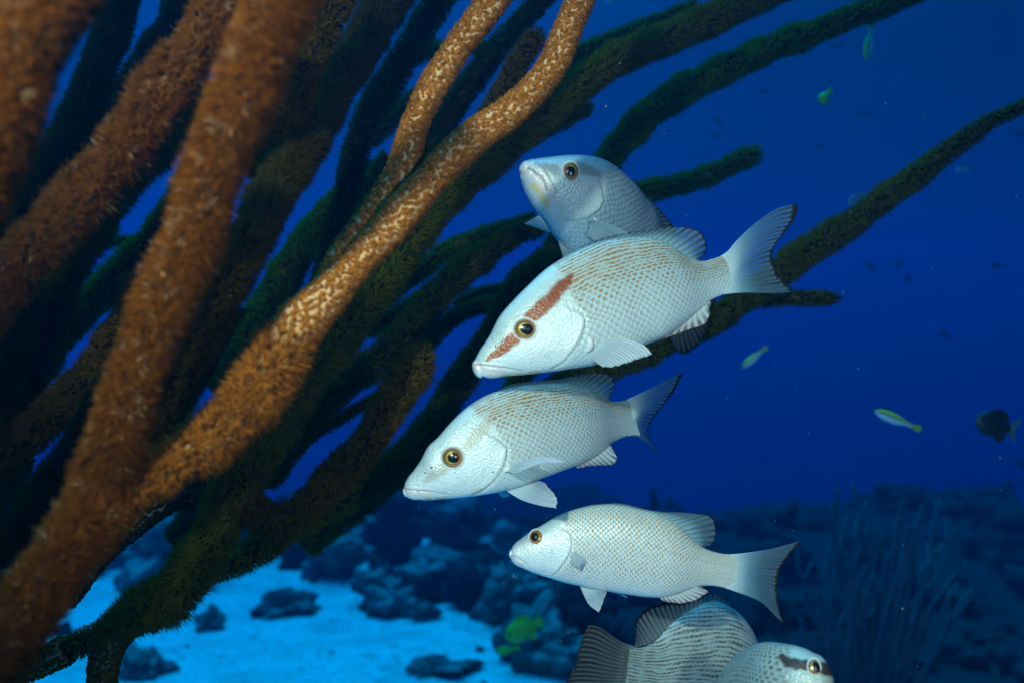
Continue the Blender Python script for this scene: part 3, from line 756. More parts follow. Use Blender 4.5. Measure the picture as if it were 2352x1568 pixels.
def fin_material(name, web, ray, edge, dark0=0.25, alpha=0.25, edge_at=0.93, ray_w=0.32, base=None):
    m, nt = new_mat(name); g = N(nt)
    uv = g.node('ShaderNodeUVMap'); uv.uv_map = 'UVMap'
    sp = g.node('ShaderNodeSeparateXYZ'); nt.links.new(uv.outputs[0], sp.inputs[0])
    u, v = sp.outputs[0], sp.outputs[1]
    fine = g.noise(1.0, 3, uv.outputs[0])
    uw = g.m('ADD', u, g.m('MULTIPLY', g.m('SUBTRACT', fine, 0.5), 0.25))
    x = g.m('ABSOLUTE', g.m('SUBTRACT', g.m('FRACT', uw), 0.5))
    w = g.m('ADD', ray_w * 0.45, g.m('MULTIPLY', v, ray_w * 0.75))
    rl = g.m('SUBTRACT', 1.0, g.step(g.m('DIVIDE', x, w), 0.45, 1.0))
    ln = g.noise(0.7, 2, uv.outputs[0])
    rl = g.m('MULTIPLY', rl, g.m('ADD', dark0, g.m('MULTIPLY', g.step(v, 0.12, 0.9), 1.0 - dark0)))
    rl = g.m('MULTIPLY', rl, g.m('ADD', 0.6, g.m('MULTIPLY', ln, 0.7)), clamp=True)
    col = g.mix(rl, web, ray)
    # finer lines inside the web: branching of the rays
    x2 = g.m('ABSOLUTE', g.m('SUBTRACT', g.m('FRACT', g.m('MULTIPLY', uw, 3.0)), 0.5))
    col = g.mix(g.m('MULTIPLY', g.m('SUBTRACT', 1.0, g.step(x2, 0.05, 0.28)), 0.35), col, tuple(c * 0.55 for c in web))
    if base: col = g.mix(g.m('SUBTRACT', 1.0, g.step(v, 0.0, 0.38)), col, base)
    ed = g.step(v, edge_at - 0.03, edge_at + 0.03)
    col = g.mix(ed, col, edge)
    a = g.bsdf(col, 0.4, g.bump(x, 0.5, 0.0008), 0.4)
    tl = g.node('ShaderNodeBsdfTranslucent'); g.put(tl.inputs[0], col)
    s = g.add_mix(0.30, a, tl.outputs[0])
    tr = g.node('ShaderNodeBsdfTransparent')
    al = g.m('MULTIPLY', g.m('MULTIPLY', g.step(v, 0.08, 0.6), alpha), g.m('SUBTRACT', 1.0, g.m('MULTIPLY', rl, 0.8)))
    al = g.m('MULTIPLY', al, g.m('SUBTRACT', 1.0, ed))
    g.out(g.add_mix(al, s, tr.outputs[0]))
    return m

def eye_material():
    m, nt = new_mat('fish_iris'); g = N(nt)
    r = g.attr('r'); a = g.attr('ang')
    p = g.obj()
    n1 = g.noise(150, 4, p, 0.6)
    c = g.mix(g.step(g.m('ADD', r, g.m('MULTIPLY', g.m('SUBTRACT', n1, 0.5), 0.25)), 0.62, 0.80), (0.34, 0.14, 0.02), (0.44, 0.26, 0.13))
    c = g.mix(g.m('MULTIPLY', g.step(n1, 0.46, 0.62), 0.6), c, (0.60, 0.17, 0.03))
    c = g.mix(g.m('MULTIPLY', g.step(a, 0.1, 0.9), 0.55), c, (0.10, 0.05, 0.02))
    c = g.mix(g.m('SUBTRACT', 1.0, g.step(r, 0.50, 0.60)), c, (0.62, 0.50, 0.04))      # bright ring round the pupil
    c = g.mix(g.m('SUBTRACT', 1.0, g.step(r, 0.44, 0.47)), c, (0.10, 0.09, 0.02))
    c = g.mix(g.step(r, 0.86, 0.93), c, (0.50, 0.52, 0.48))                       # silvery rim
    g.out(g.bsdf(c, 0.25, g.bump(n1, 0.2, 0.0006), 0.4, coat=0.25, metal=0.25))
    return m

MAT['skin_a'] = snapper_skin('silver_snapper_skin_rust_band')
MAT['skin_b'] = snapper_skin('silver_snapper_skin_plain', band=(0.36, 0.30, 0.20), band_amt=0.55, back=(0.46, 0.50, 0.42))
MAT['skin_c'] = snapper_skin('silver_snapper_skin_golden_spots', side=(0.72, 0.76, 0.73), band=(0.36, 0.32, 0.26), band_amt=0.3, line=0.1, contrast=1.5, spot=(0.40, 0.23, 0.07))
MAT['skin_d'] = snapper_skin('blue_shaded_snapper_skin', side=(0.34, 0.47, 0.56), back=(0.22, 0.26, 0.26), band=(0.12, 0.10, 0.08), band_amt=0.55, contrast=0.75, spot=(0.10, 0.10, 0.09), line=0.0)  # blue shading on this fish is put into its skin colour
MAT['skin_e'] = snapper_skin('grey_snapper_skin_dark_lines', side=(0.50, 0.58, 0.56), back=(0.46, 0.54, 0.50), spot=(0.12, 0.105, 0.08), line=0.95, contrast=0.8, uscale=1.5)
MAT['skin_f'] = snapper_skin('pale_snapper_skin_dark_band', side=(0.42, 0.48, 0.45), back=(0.34, 0.38, 0.28), band=(0.05, 0.03, 0.02), band_amt=1.25, spot=(0.14, 0.10, 0.05), line=0.6, contrast=0.85, uscale=1.3)
MAT['fin_tail'] = fin_material('dusky_fin', (0.24, 0.44, 0.54), (0.03, 0.045, 0.06), (0.03, 0.025, 0.025), dark0=0.4, alpha=0.86, base=(0.58, 0.68, 0.70))
MAT['fin_dorsal'] = fin_material('dorsal_fin_web', (0.28, 0.44, 0.50), (0.03, 0.04, 0.05), (0.03, 0.022, 0.02), dark0=0.6, alpha=0.78, edge_at=0.95)
MAT['fin_pale'] = fin_material('pale_fin', (0.52, 0.64, 0.70), (0.66, 0.72, 0.74), (0.55, 0.58, 0.58), dark0=0.8, alpha=0.76, edge_at=2.0, ray_w=0.5)
MAT['fin_clear'] = fin_material('clear_fin', (0.30, 0.44, 0.52), (0.45, 0.52, 0.55), (0.4, 0.45, 0.5), dark0=0.8, alpha=0.9, edge_at=2.0, ray_w=0.35)
MAT['fin_anal'] = fin_material('pale_fin_dark_rays', (0.60, 0.64, 0.64), (0.16, 0.12, 0.11), (0.30, 0.16, 0.14), dark0=0.1, alpha=0.2, edge_at=0.95)
MAT['fin_dark'] = fin_material('sooty_fin', (0.10, 0.11, 0.11), (0.015, 0.012, 0.01), (0.01, 0.01, 0.01), dark0=0.4, alpha=0.1, edge_at=0.96, base=(0.24, 0.28, 0.26))
MAT['fin_grey'] = fin_material('grey_fin', (0.22, 0.26, 0.26), (0.03, 0.03, 0.03), (0.015, 0.012, 0.012), dark0=0.5, alpha=0.2, edge_at=0.9)
MAT['iris'] = eye_material()
m, nt = new_mat('black_pupil'); g = N(nt); g.out(g.bsdf((0.004, 0.004, 0.006), 0.3, None, 0.3, coat=0.2)); MAT['pupil'] = m

# ------------------------------------------------------------------ fish builder
def dist_poly(P, L):
    """distance of points P (n,2) to polyline L, and the signed side"""
    L = np.asarray(L, float); best = np.full(len(P), 1e9); side = np.zeros(len(P)); tpar = np.zeros(len(P))
    tot = len(L) - 1
    for i in range(tot):
        a, b = L[i, :2], L[i + 1, :2]; ab = b - a
        t = np.clip(((P - a) @ ab) / (ab @ ab), 0, 1)
        q = a + t[:, None] * ab; d = np.linalg.norm(P - q, axis=1)
        k_ = d < best
        cr_ = ab[0] * (P[:, 1] - a[1]) - ab[1] * (P[:, 0] - a[0])
        best = np.where(k_, d, best); side = np.where(k_, np.sign(cr_), side); tpar = np.where(k_, (i + t) / tot, tpar)
    return best, side, tpar

def sstep(x, a, b):
    t = np.clip((x - a) / (b - a), 0, 1); return t * t * (3 - 2 * t)

class Fish:
    def __init__(s, name, label, cat, group, axis, top, bot, depth, thick, skin, rows=40, nt_=230, nphi=112, grooves=(), steps=(), band=(), head_line=None, belly_at=0.25, back_at=0.75,
                 extra=None, unit=1.0, kprof=None, roll=0.0, wob=0.0):
        a0, a1 = np.asarray(axis[0], float), np.asarray(axis[1], float)
        L = np.linalg.norm(a1 - a0); ax = (a1 - a0) / L
        pp = np.array([-ax[1], ax[0]])
        if pp[1] < 0: pp = -pp                         # pointing down in the view
        top = np.asarray(top, float); bot = np.asarray(bot, float)
        tt = (top - a0) @ ax; tv = (top - a0) @ pp
        bt = (bot - a0) @ ax; bv = (bot - a0) @ pp
        t0 = max(tt.min(), bt.min()); t1 = min(tt.max(), bt.max())
        ft, fb = hermite(tt, tv), hermite(bt, bv)
        q = np.linspace(0, 1, nt_)
        t = t0 + (t1 - t0) * (q ** 1.25)
        yt, yb = ft(t), fb(t)
        # close the snout with a rounded end
        h0 = (yb[0] - yt[0]) / 2
        nc = 9
        ce = np.sin(np.linspace(0, 1, nc, endpoint=False) * np.pi / 2)
        tc = t[0] - h0 * 0.55 * np.sqrt(1 - ce ** 2)
        mid = (yt[0] + yb[0]) / 2
        t = np.concatenate([tc, t]); yt = np.concatenate([mid - h0 * np.maximum(ce, 0.02), yt]); yb = np.concatenate([mid + h0 * np.maximum(ce, 0.02), yb])
        s.t0, s.t1, s.a0, s.ax, s.pp = t[0], t[-1], a0, ax, pp
        u = (t - t[0]) / (t[-1] - t[0])
        s.depth_f = hermite([d[0] for d in depth], [d[1] for d in depth])
        D = s.depth_f(u)
        Tp = a0 + t[:, None] * ax + yt[:, None] * pp
        Bp = a0 + t[:, None] * ax + yb[:, None] * pp
        to3 = lambda P, d: np.stack([(P[:, 0] - 1176) / F * d, d, CAM_Z + (784 - P[:, 1]) / F * d], 1)
        T3, B3 = to3(Tp, D), to3(Bp, D)
        C3 = (T3 + B3) / 2; UP = (T3 - B3) / 2
        s.C3, s.UP, s.u = C3, UP, u
        tan = np.gradient(C3, axis=0); tan /= np.linalg.norm(tan, axis=1)[:, None]
        for _ in range(6): tan[1:-1] = (tan[:-2] + tan[1:-1] + tan[2:]) / 3
        side = np.cross(tan, UP); side /= np.linalg.norm(side, axis=1)[:, None]
        if np.mean(side[:, 1]) > 0: side = -side        # towards the viewer
        hh = np.linalg.norm(UP, axis=1)
        kf = hermite(*(kprof or ([0, .06, .18, .35, .6, .85, 1.0], [.95, .80, .62, .50, .42, .34, .05])))
        W = hh * kf(u) * thick
        if roll: side = side * math.cos(roll) + UP / hh[:, None] * math.sin(roll)
        s.side = side
        m_ = nphi
        ph = np.linspace(0, 2 * np.pi, m_, endpoint=False)
        c_, s_ = np.cos(ph), np.sin(ph)
        sh = np.sign(s_) * np.abs(s_) ** 0.88
        V = C3[:, None, :] + UP[:, None, :] * c_[None, :, None] + side[:, None, :] * (sh[None, :] * W[:, None])[:, :, None]
        V = V.reshape(-1, 3)
        n = len(t)
        # marks are placed on the near side as seen and mirrored to the far side
        twin = (m_ - np.arange(m_)) % m_
        near = np.where(s_ >= -1e-9, np.arange(m_), twin)
        PX = to_px(V).reshape(n, m_, 2)[:, near, :].reshape(-1, 2)
        vfrac = ((1 + c_) / 2)[None, :].repeat(n, 0)
        phi_h = (np.where(ph <= np.pi, ph, 2 * np.pi - ph) / np.pi)[None, :].repeat(n, 0).ravel()   # 0 back, 1 belly, by girth
        att = {k_: np.zeros(n * m_) for k_ in ('head', 'belly', 'back', 'band', 'dark', 'lip', 'gold')}
        att['belly'] = sstep(phi_h, 1 - belly_at - 0.14, 1 - belly_at + 0.08)
        att['back'] = 1 - sstep(phi_h, 1 - back_at - 0.10, 1 - back_at + 0.26)
        if head_line is not None:
            d_, sd, _ = dist_poly(PX, head_line)
            hs = np.sign(np.dot((np.asarray(head_line[len(head_line) // 2]) - a0), ax)) 
            # head side: side of the line where the snout is
            d0, sd0, _ = dist_poly(a0[None, :], head_line)
            sg = d_ * sd * sd0[0]
            att['head'] = sstep(sg, -7 * unit, 7 * unit)
        for (poly, hw, ft_) in band:
            d_, _, tp = dist_poly(PX, poly)
            jag = 2.2 * unit * noise3(np.stack([PX[:, 0], PX[:, 1], PX[:, 0] * 0], 1), 5, 4, 0.05)
            w_ = np.interp(tp, np.linspace(0, 1, len(hw)), hw) if np.ndim(hw) else hw
            att['band'] = np.maximum(att['band'], 1 - sstep(d_ + jag, w_ - ft_, w_ + ft_))
        disp = np.zeros(n * m_)
        px = float(np.mean(D)) / F
        for (poly, w_, dep, dk) in grooves:
            d_, _, tp = dist_poly(PX, poly)
            gq = np.exp(-(d_ / w_) ** 2) * sstep(tp, -0.01, 0.06) * (1 - sstep(tp, 0.92, 1.01))
            disp -= gq * dep * px
            att['dark'] = np.maximum(att['dark'], gq * dk)  # darkens groove colour: painted crease shade, plus mouth gap and lateral line
        for (poly, w_, hgt) in steps:                   # plates with a free edge: raised on the snout side
            d_, sd, tp = dist_poly(PX, poly)
            d0, sd0, _ = dist_poly(a0[None, :], poly)
            sg = d_ * sd * sd0[0]
            fade = sstep(tp, -0.01, 0.10) * (1 - sstep(tp, 0.90, 1.01))
            disp += np.where(sg > 0, np.exp(-(sg / w_) ** 1.0), 0) * sstep(sg, -0.1, 1.2 * unit) * hgt * px * fade
            disp -= np.exp(-((sg + 1.5 * unit) / (2.2 * unit)) ** 2) * hgt * 0.7 * px * fade
            att['dark'] = np.maximum(att['dark'], np.exp(-((sg + 0.8) / 1.5) ** 2) * 0.34 * fade)  # painted crease shade along the plate's free edge
        if extra: extra(PX, att, V, disp, px)
        SD = np.repeat(side, m_, 0) * np.sign(np.tile(s_, n))[:, None] * (np.abs(np.tile(s_, n)) ** 0.5)[:, None]
        V0_ = V
        V = V + SD * disp[:, None]
        # scales: rows of equal count, columns of matching size
        seg = np.concatenate([[0], np.linalg.norm(np.diff(C3, axis=0), axis=1)])
        girth = 2 * hh
        VR = V0_.reshape(n, m_, 3); q4 = m_ // 4; hf = m_ // 2
        sg_ = np.linalg.norm(np.diff(VR[:, :hf + 1], axis=1), axis=2)
        ca = np.concatenate([np.zeros((n, 1)), np.cumsum(sg_, 1)], 1); ca = ca - ca[:, q4:q4 + 1]
        arc = ca[:, np.where(np.arange(m_) <= hf, np.arange(m_), twin)].ravel()
        cell = 2 * girth.max() / rows * (girth / girth.max()).clip(0.2) ** 0.45
        uu = np.cumsum(seg / cell)
        UV = np.stack([uu[:, None].repeat(m_, 1).ravel(), 200 + arc / np.repeat(cell / 2, m_)], 1)
        idx = np.arange(n * m_).reshape(n, m_); nx_ = np.roll(idx, -1, 1)
        Q = np.stack([idx[:-1], nx_[:-1], nx_[1:], idx[1:]], -1).reshape(-1, 4)
        V = np.vstack([V, C3[:1] - tan[:1] * 0.0003, C3[-1:] + tan[-1:] * 0.006])
        UV = np.vstack([UV, UV[:1], UV[-1:]])
        for k_ in att: att[k_] = np.concatenate([att[k_], att[k_][:1], [0]])
        a_, b_ = n * m_, n * m_ + 1
        TR = np.vstack([np.stack([np.full(m_, a_), nx_[0], idx[0]], 1), np.stack([np.full(m_, b_), idx[-1], nx_[-1]], 1)])
        TR = TR[:m_]
        if np.dot(np.cross(V[idx[5, 3]] - V[idx[5, 2]], V[idx[6, 2]] - V[idx[5, 2]]), V[idx[5, 2]] - C3[5]) < 0:
            Q = Q[:, ::-1]; TR = TR[:, ::-1]
        c0 = C3[n // 2]
        s.root = empty(name, tuple(float(z) for z in c0), label, cat, group)
        s.px = px
        s.body = part('body', mesh_np('body', V, Q, TR, mats=[MAT[skin]], attrs=att, uv=UV), s.root)

    def on_side(s, X, Y):
        """point of the near flank seen at (X, Y), its outward direction"""
        p = np.array([X, Y], float) - s.a0
        t = p @ s.ax; u = np.clip((t - s.t0) / (s.t1 - s.t0), 0, 1)
        i = int(np.clip(np.searchsorted(s.u, u), 1, len(s.u) - 1))
        me = s.body.data
        n = len(me.vertices)
        if not hasattr(s, 'co'):
            co = np.zeros(n * 3, np.float32); me.vertices.foreach_get('co', co)
            s.co = co.reshape(-1, 3) + np.array(s.root.location)
            no = np.zeros(n * 3, np.float32); me.vertices.foreach_get('normal', no); s.no = no.reshape(-1, 3)
            s.pxs = to_px(s.co)
        f = s.no[:, 1] < -0.05
        d = np.linalg.norm(s.pxs - np.array([X, Y]), axis=1) + np.where(f, 0, 1e6)
        j = np.argsort(d)[:6]
        return s.co[j].mean(0), s.no[j].mean(0) / np.linalg.norm(s.no[j].mean(0))

    def d_at(s, X, Y):
        p = np.array([X, Y], float) - s.a0
        u = ((p @ s.ax) - s.t0) / (s.t1 - s.t0)
        return float(s.depth_f(np.clip(u, 0, 1)))

    def eye(s, X, Y, rx, ry, pr, pupil=None, tilt=0.5, bulge=0.55, name='eye'):
        c, nrm = s.on_side(X, Y)
        nrm = nrm * (1 - tilt) + np.array([0, -1, 0]) * tilt; nrm /= np.linalg.norm(nrm)
        d = c[1]; k_ = d / F
        ex = np.cross(nrm, [0, 0, 1.0]); ex /= np.linalg.norm(ex); ez = np.cross(ex, nrm)
        if ex[0] < 0: ex, ez = -ex, ez
        if ez[2] < 0: ez = -ez
        n, m_ = 16, 40
        rr = np.linspace(0, 1, n); th = np.arange(m_) / m_ * 2 * np.pi
        hgt = bulge * np.sqrt(np.clip(1 - (rr * 0.98) ** 2, 0, 1)) * (rx + ry) / 2 * k_
        hgt = hgt - 0.10 * (rx + ry) * k_
        cen = c - nrm * 0.0
        V = (cen[None, None, :] + ex[None, None, :] * (rr[:, None] * np.cos(th)[None, :] * rx * k_)[:, :, None]
             + ez[None, None, :] * (rr[:, None] * np.sin(th)[None, :] * ry * k_)[:, :, None] + nrm[None, None, :] * hgt[:, None, None].repeat(m_, 1))
        idx = np.arange(n * m_).reshape(n, m_); nx_ = np.roll(idx, -1, 1)
        Q = np.stack([idx[:-1], idx[1:], nx_[1:], nx_[:-1]], -1).reshape(-1, 4)
        A = {'r': rr[:, None].repeat(m_, 1).ravel(), 'ang': ((np.sin(th - 0.6) + 1) / 2)[None, :].repeat(n, 0).ravel()}
        e = part(name, mesh_np(name, V.reshape(-1, 3), Q, mats=[MAT['iris']], attrs=A), s.root)
        # raised fleshy rim
        ringV, rq = [], []
        mm = 8
        for i_ in range(m_):
            for j_ in range(mm):
                b = j_ / mm * 2 * np.pi
                R_ = 1.03 + 0.075 * math.cos(b)
                ringV.append(c + ex * math.cos(th[i_]) * rx * R_ * k_ + ez * math.sin(th[i_]) * ry * R_ * k_ + nrm * ((0.10 * math.sin(b) - 0.03) * rx * k_))
        ri = np.arange(m_ * mm).reshape(m_, mm); r1 = np.roll(ri, -1, 0); r2 = np.roll(ri, -1, 1); r3 = np.roll(r1, -1, 1)
        Qr = np.stack([ri, r2, r3, r1], -1).reshape(-1, 4)
        n_ = len(ringV)
        z = np.zeros(n_)
        part('eye_rim', mesh_np('eye_rim', ringV, Qr, mats=[MAT['rim']]), e)
        # pupil: a black lens seated in the iris
        px_, py_ = pupil if pupil else (X, Y)
        off = ex * (px_ - X) * k_ + ez * (Y - py_) * k_
        pn, pm = 7, 28
        pv = []
        for a_ in range(pn):
            r_ = a_ / (pn - 1)
            for b_ in range(pm):
                q = b_ / pm * 2 * np.pi
                w_ = 1 + 0.10 * max(0, math.cos(q - 2.5)) ** 3
                R0 = math.hypot(*( (px_ - X + pr * r_ * math.cos(q)) / rx, (Y - py_ + pr * r_ * math.sin(q)) / ry))
                z_ = bulge * math.sqrt(max(0, 1 - (R0 * 0.98) ** 2)) * (rx + ry) / 2 * k_ - 0.10 * (rx + ry) * k_
                pv.append(c + off + ex * pr * w_ * r_ * math.cos(q) * k_ + ez * pr * w_ * (ry / rx) * r_ * math.sin(q) * k_ + nrm * (z_ + 0.0004 + 0.0004 * (1 - r_)))
        pi_ = np.arange(pn * pm).reshape(pn, pm); pj = np.roll(pi_, -1, 1)
        part('pupil', mesh_np('pupil', pv, np.stack([pi_[:-1], pi_[1:], pj[1:], pj[:-1]], -1).reshape(-1, 4), mats=[MAT['pupil']]), e)
        return e

    def hole(s, X, Y, r, label=None):
        c, nrm = s.on_side(X, Y); k_ = c[1] / F
        ex = np.cross(nrm, [0, 0, 1.0]); ex /= np.linalg.norm(ex); ez = np.cross(ex, nrm)
        vs = []
        for (R_, z_) in ((1.55, -0.1), (1.25, 0.42), (0.85, 0.30), (0.0, 0.22)):
            for b in range(12):
                q = b / 12 * 2 * np.pi
                vs.append(c + (ex * math.cos(q) + ez * math.sin(q) * 0.8) * R_ * r * k_ + nrm * z_ * r * k_)
        i = np.arange(48).reshape(4, 12); j = np.roll(i, -1, 1)
        Q = np.stack([i[:-1], i[1:], j[1:], j[:-1]], -1).reshape(-1, 4)
        o = part('nostril', mesh_np('nostril', vs, Q, mats=[MAT['rim'], MAT['pupil']], mat_idx=[0] * 12 + [0] * 12 + [1] * 12), s.root)
        return o

    def fin(s, name, base, outer, mat, rays=12, out_d=0.0, base_d=None, edge0=None, edge1=None, nv=22, thick=0.0009, per=6, jag=0.0, bow=0.0, root=None, base_side=0.0, spines=0.0):
        """fin between a base line on the body and an outer edge; out_d: how far the edge leans away from the viewer"""
        nu = rays * per + 1
        Bc = smooth_curve(base, nu); Oc = smooth_curve(outer, nu)
        u = np.linspace(0, 1, nu); v = np.linspace(0, 1, nv)
        e0 = smooth_curve(edge0, nv) if edge0 is not None else Bc[0] * (1 - v[:, None]) + Oc[0] * v[:, None]
        e1 = smooth_curve(edge1, nv) if edge1 is not None else Bc[-1] * (1 - v[:, None]) + Oc[-1] * v[:, None]
        U, Vv = u[None, :, None], v[:, None, None]
        P = (1 - Vv) * Bc[None] + Vv * Oc[None] + (1 - U) * e0[:, None, :] + U * e1[:, None, :] - ((1 - U) * (1 - Vv) * Bc[0] + U * (1 - Vv) * Bc[-1] + (1 - U) * Vv * Oc[0] + U * Vv * Oc[-1])
        if jag or spines:
            tip = Vv ** 3
            sc = np.abs(np.sin(u * rays * np.pi))[None, :, None]
            rn = np.interp(u, np.linspace(0, 1, rays * 2), RNG.random(rays * 2))[None, :, None]
            dirn = P[-1:] - P[-2:-1]; dirn = dirn / (np.linalg.norm(dirn, axis=2, keepdims=True) + 1e-6)
            P = P + dirn * tip * (jag * (rn - 0.5) * 2 - jag * 0.6 * sc - spines * sc)
        if base_d is None:
            bd = np.array([s.d_at(*Bc[i]) for i in range(nu)])
        else: bd = np.interp(u, np.linspace(0, 1, len(base_d)), base_d)
        od = np.interp(u, np.linspace(0, 1, len(np.atleast_1d(out_d))), np.atleast_1d(out_d))
        d = bd[None, :] - base_side * (1 - v[:, None]) + od[None, :] * (v[:, None] ** 1.2) + bow * np.sin(v[:, None] * np.pi) * 1.0
        X, Y = P[..., 0], P[..., 1]
        W = np.stack([(X - 1176) / F * d, d, CAM_Z + (784 - Y) / F * d], -1)
        du = np.gradient(W, axis=1); dv = np.gradient(W, axis=0)
        nrm = np.cross(du, dv); nrm /= (np.linalg.norm(nrm, axis=2, keepdims=True) + 1e-12)
        nrm *= np.where(np.mean(nrm[..., 1]) > 0, -1, 1)
        ridge = 0.5 + 0.5 * np.cos(2 * np.pi * (u * rays - 0.5))
        th_ = (thick * (1.15 - 0.8 * v[:, None]) * (0.45 + 0.75 * ridge[None, :] ** 2))[..., None]
        Fr, Bk = W + nrm * th_, W - nrm * th_
        n = nu * nv
        V = np.vstack([Fr.reshape(-1, 3), Bk.reshape(-1, 3)])
        i = np.arange(n).reshape(nv, nu)
        q1 = np.stack([i[:-1, :-1], i[:-1, 1:], i[1:, 1:], i[1:, :-1]], -1).reshape(-1, 4)
        q2 = q1[:, ::-1] + n
        rim = np.concatenate([i[0, :], i[1:, -1], i[-1, -2::-1], i[-2:0:-1, 0]])
        r1 = np.roll(rim, -1)
        q3 = np.stack([rim, rim + n, r1 + n, r1], 1)
        uvv = np.stack([(u * rays)[None, :].repeat(nv, 0).ravel(), v[:, None].repeat(nu, 1).ravel()], 1)
        return part(name, mesh_np(name, V, np.vstack([q1, q2, q3]), mats=[MAT[mat]], uv=np.vstack([uvv, uvv])), root or s.root)

m, nt = new_mat('pale_eyelid_skin'); g = N(nt)
g.out(g.bsdf(g.mix(g.noise(200, 3, g.obj()), (0.50, 0.52, 0.48), (0.66, 0.68, 0.64)), 0.35, None, 0.5)); MAT['rim'] = m
GS = 'silver snappers hovering beside the sea rods'
# ------------------------------------------------------------------ A: the upper middle snapper with the rust band
def ex_a(mouth, lips, goldline, extra_dark=()):
    def f(PX, att, V, disp, px):
        d_, _, tp = dist_poly(PX, lips[0]); att['lip'] = np.maximum(att['lip'], (1 - sstep(d_, lips[1] * 0.5, lips[1])) * 0.8)
        d_, _, tp = dist_poly(PX, goldline[0]); att['gold'] = 1 - sstep(d_, goldline[1] * 0.4, goldline[1])
        for (X, Y, r, a) in extra_dark:
            d_ = np.linalg.norm(PX - np.array([X, Y]), axis=1)
            att['dark'] = np.maximum(att['dark'], (1 - sstep(d_, r * 0.3, r)) * a)
    return f
fa = Fish('snapper', 'silver snapper with a rust red band through its eye, upper large one in profile', 'fish', GS,
    ((1091, 840), (1676, 628)),
    [(1091, 827), (1096, 816), (1103, 803.5), (1123.5, 773), (1147, 728), (1182, 687), (1216, 653), (1253, 619), (1301, 588), (1352.5, 564), (1404, 550.5), (1450, 546), (1492, 548), (1530, 560), (1565, 583), (1597, 598), (1640, 594), (1663, 584), (1685, 572)],
    [(1093, 851), (1097, 859), (1108, 864), (1164.5, 863), (1233, 857), (1301, 848), (1369.6, 837), (1430, 815), (1486, 790), (1523, 775), (1560, 748), (1600, 715), (1636, 688), (1664, 676), (1695, 673)],
    [(0, .93), (.3, .945), (1, 1.03)], 1.0, 'skin_a', rows=29, back_at=.60,
    grooves=[([(1088, 836), (1110, 838), (1130, 841), (1170, 845), (1208, 852)], 1.7, 2.6, 0.55),
             ([(1100, 829), (1135, 830), (1175, 838), (1215, 848), (1228, 856)], 1.3, 1.0, 0.10),
             ([(1104, 851), (1140, 855), (1190, 857), (1230, 853)], 1.3, 0.9, 0.10),
             ([(1281, 735), (1284, 755), (1291, 783), (1298, 814), (1285, 828)], 1.5, 0.9, 0.10),
             ([(1315, 687), (1352.5, 656.5), (1404, 636), (1472, 629), (1540.5, 639), (1609, 645), (1677, 630)], 1.5, 0.5, 0.12)],
    steps=[([(1301, 702), (1310, 712), (1327, 716), (1344, 731.7), (1342, 750), (1334, 775), (1322, 796.6), (1294.4, 830.8), (1253, 853)], 18, 5.5)],
    band=[([(1118, 826), (1135, 815), (1151, 803.5), (1166, 790), (1182, 776)], [4, 9, 13, 15, 15], 4),
          ([(1216, 730), (1235, 716), (1250, 701), (1264, 688), (1277, 673.6), (1290, 658), (1303, 646), (1314, 632)], [14, 17, 17, 16, 16, 14, 11, 5], 4)],
    head_line=[(1230, 560), (1290, 628), (1312, 680), (1345, 731.7), (1339, 762.5), (1322, 796.6), (1294.4, 840), (1253, 900)],
    extra=ex_a(None, ([(1093, 838), (1110, 846), (1150, 850)], 14), ([(1120, 862), (1180, 862), (1240, 854)], 6), [(1123, 772, 2, .6), (1112, 787, 2, .5), (1108, 795, 1.6, .5), (1131, 777, 2, .5)]))
fa.eye(1205, 755.5, 27, 25, 13.5, pupil=(1210, 756.5))
fa.hole(1138, 795.6, 3.0); fa.hole(1153.6, 784.7, 3.2)
fa.fin('dorsal_fin', [(1304, 590), (1352, 567), (1404, 553), (1460, 549), (1500, 551), (1530, 563), (1565, 586), (1600, 600)],
       [(1308, 586), (1350, 560), (1404, 542), (1450, 534), (1490, 529), (1530, 523), (1560, 521), (1592, 525), (1612, 535), (1622, 551), (1621, 575), (1609, 598)], 'fin_dorsal', rays=24, jag=2.0, out_d=[0, 0, .004, .012, .02])
fa.fin('caudal_fin', [(1656, 588), (1668, 606), (1673, 628), (1669, 652), (1660, 676)],
       [(1833, 468.5), (1828, 499), (1807, 530), (1790, 550.5), (1775, 574), (1776, 598), (1787, 629), (1807, 650), (1821, 662)], 'fin_tail', rays=20, jag=2.6, out_d=[.04, .02, .03],
       edge0=[(1656, 588), (1674, 575), (1694, 551), (1739, 509.5), (1786.6, 479), (1833, 468.5)], edge1=[(1660, 676), (1711, 672), (1763, 673), (1810, 670), (1821, 662)], per=6, nv=30)
fa.fin('anal_fin', [(1520, 776), (1555, 750), (1600, 716), (1630, 692)], [(1478, 792), (1527, 776), (1568, 762), (1609, 748), (1624, 737), (1631, 722), (1628, 710), (1634, 695)], 'fin_anal', rays=11, jag=1.5, out_d=-.01, edge0=[(1520, 776), (1500, 785), (1478, 792)])
fa.fin('pectoral_fin', [(1350, 776), (1345, 790), (1346, 806)], [(1499, 814), (1470, 824), (1440, 834), (1410, 842), (1384, 842)], 'fin_pale', rays=15, base_side=.018, out_d=-.012, jag=2.0,
       edge0=[(1350, 776), (1385, 778), (1438, 779), (1478, 792), (1499, 814)], edge1=[(1346, 806), (1362, 826), (1384, 842)], nv=26)
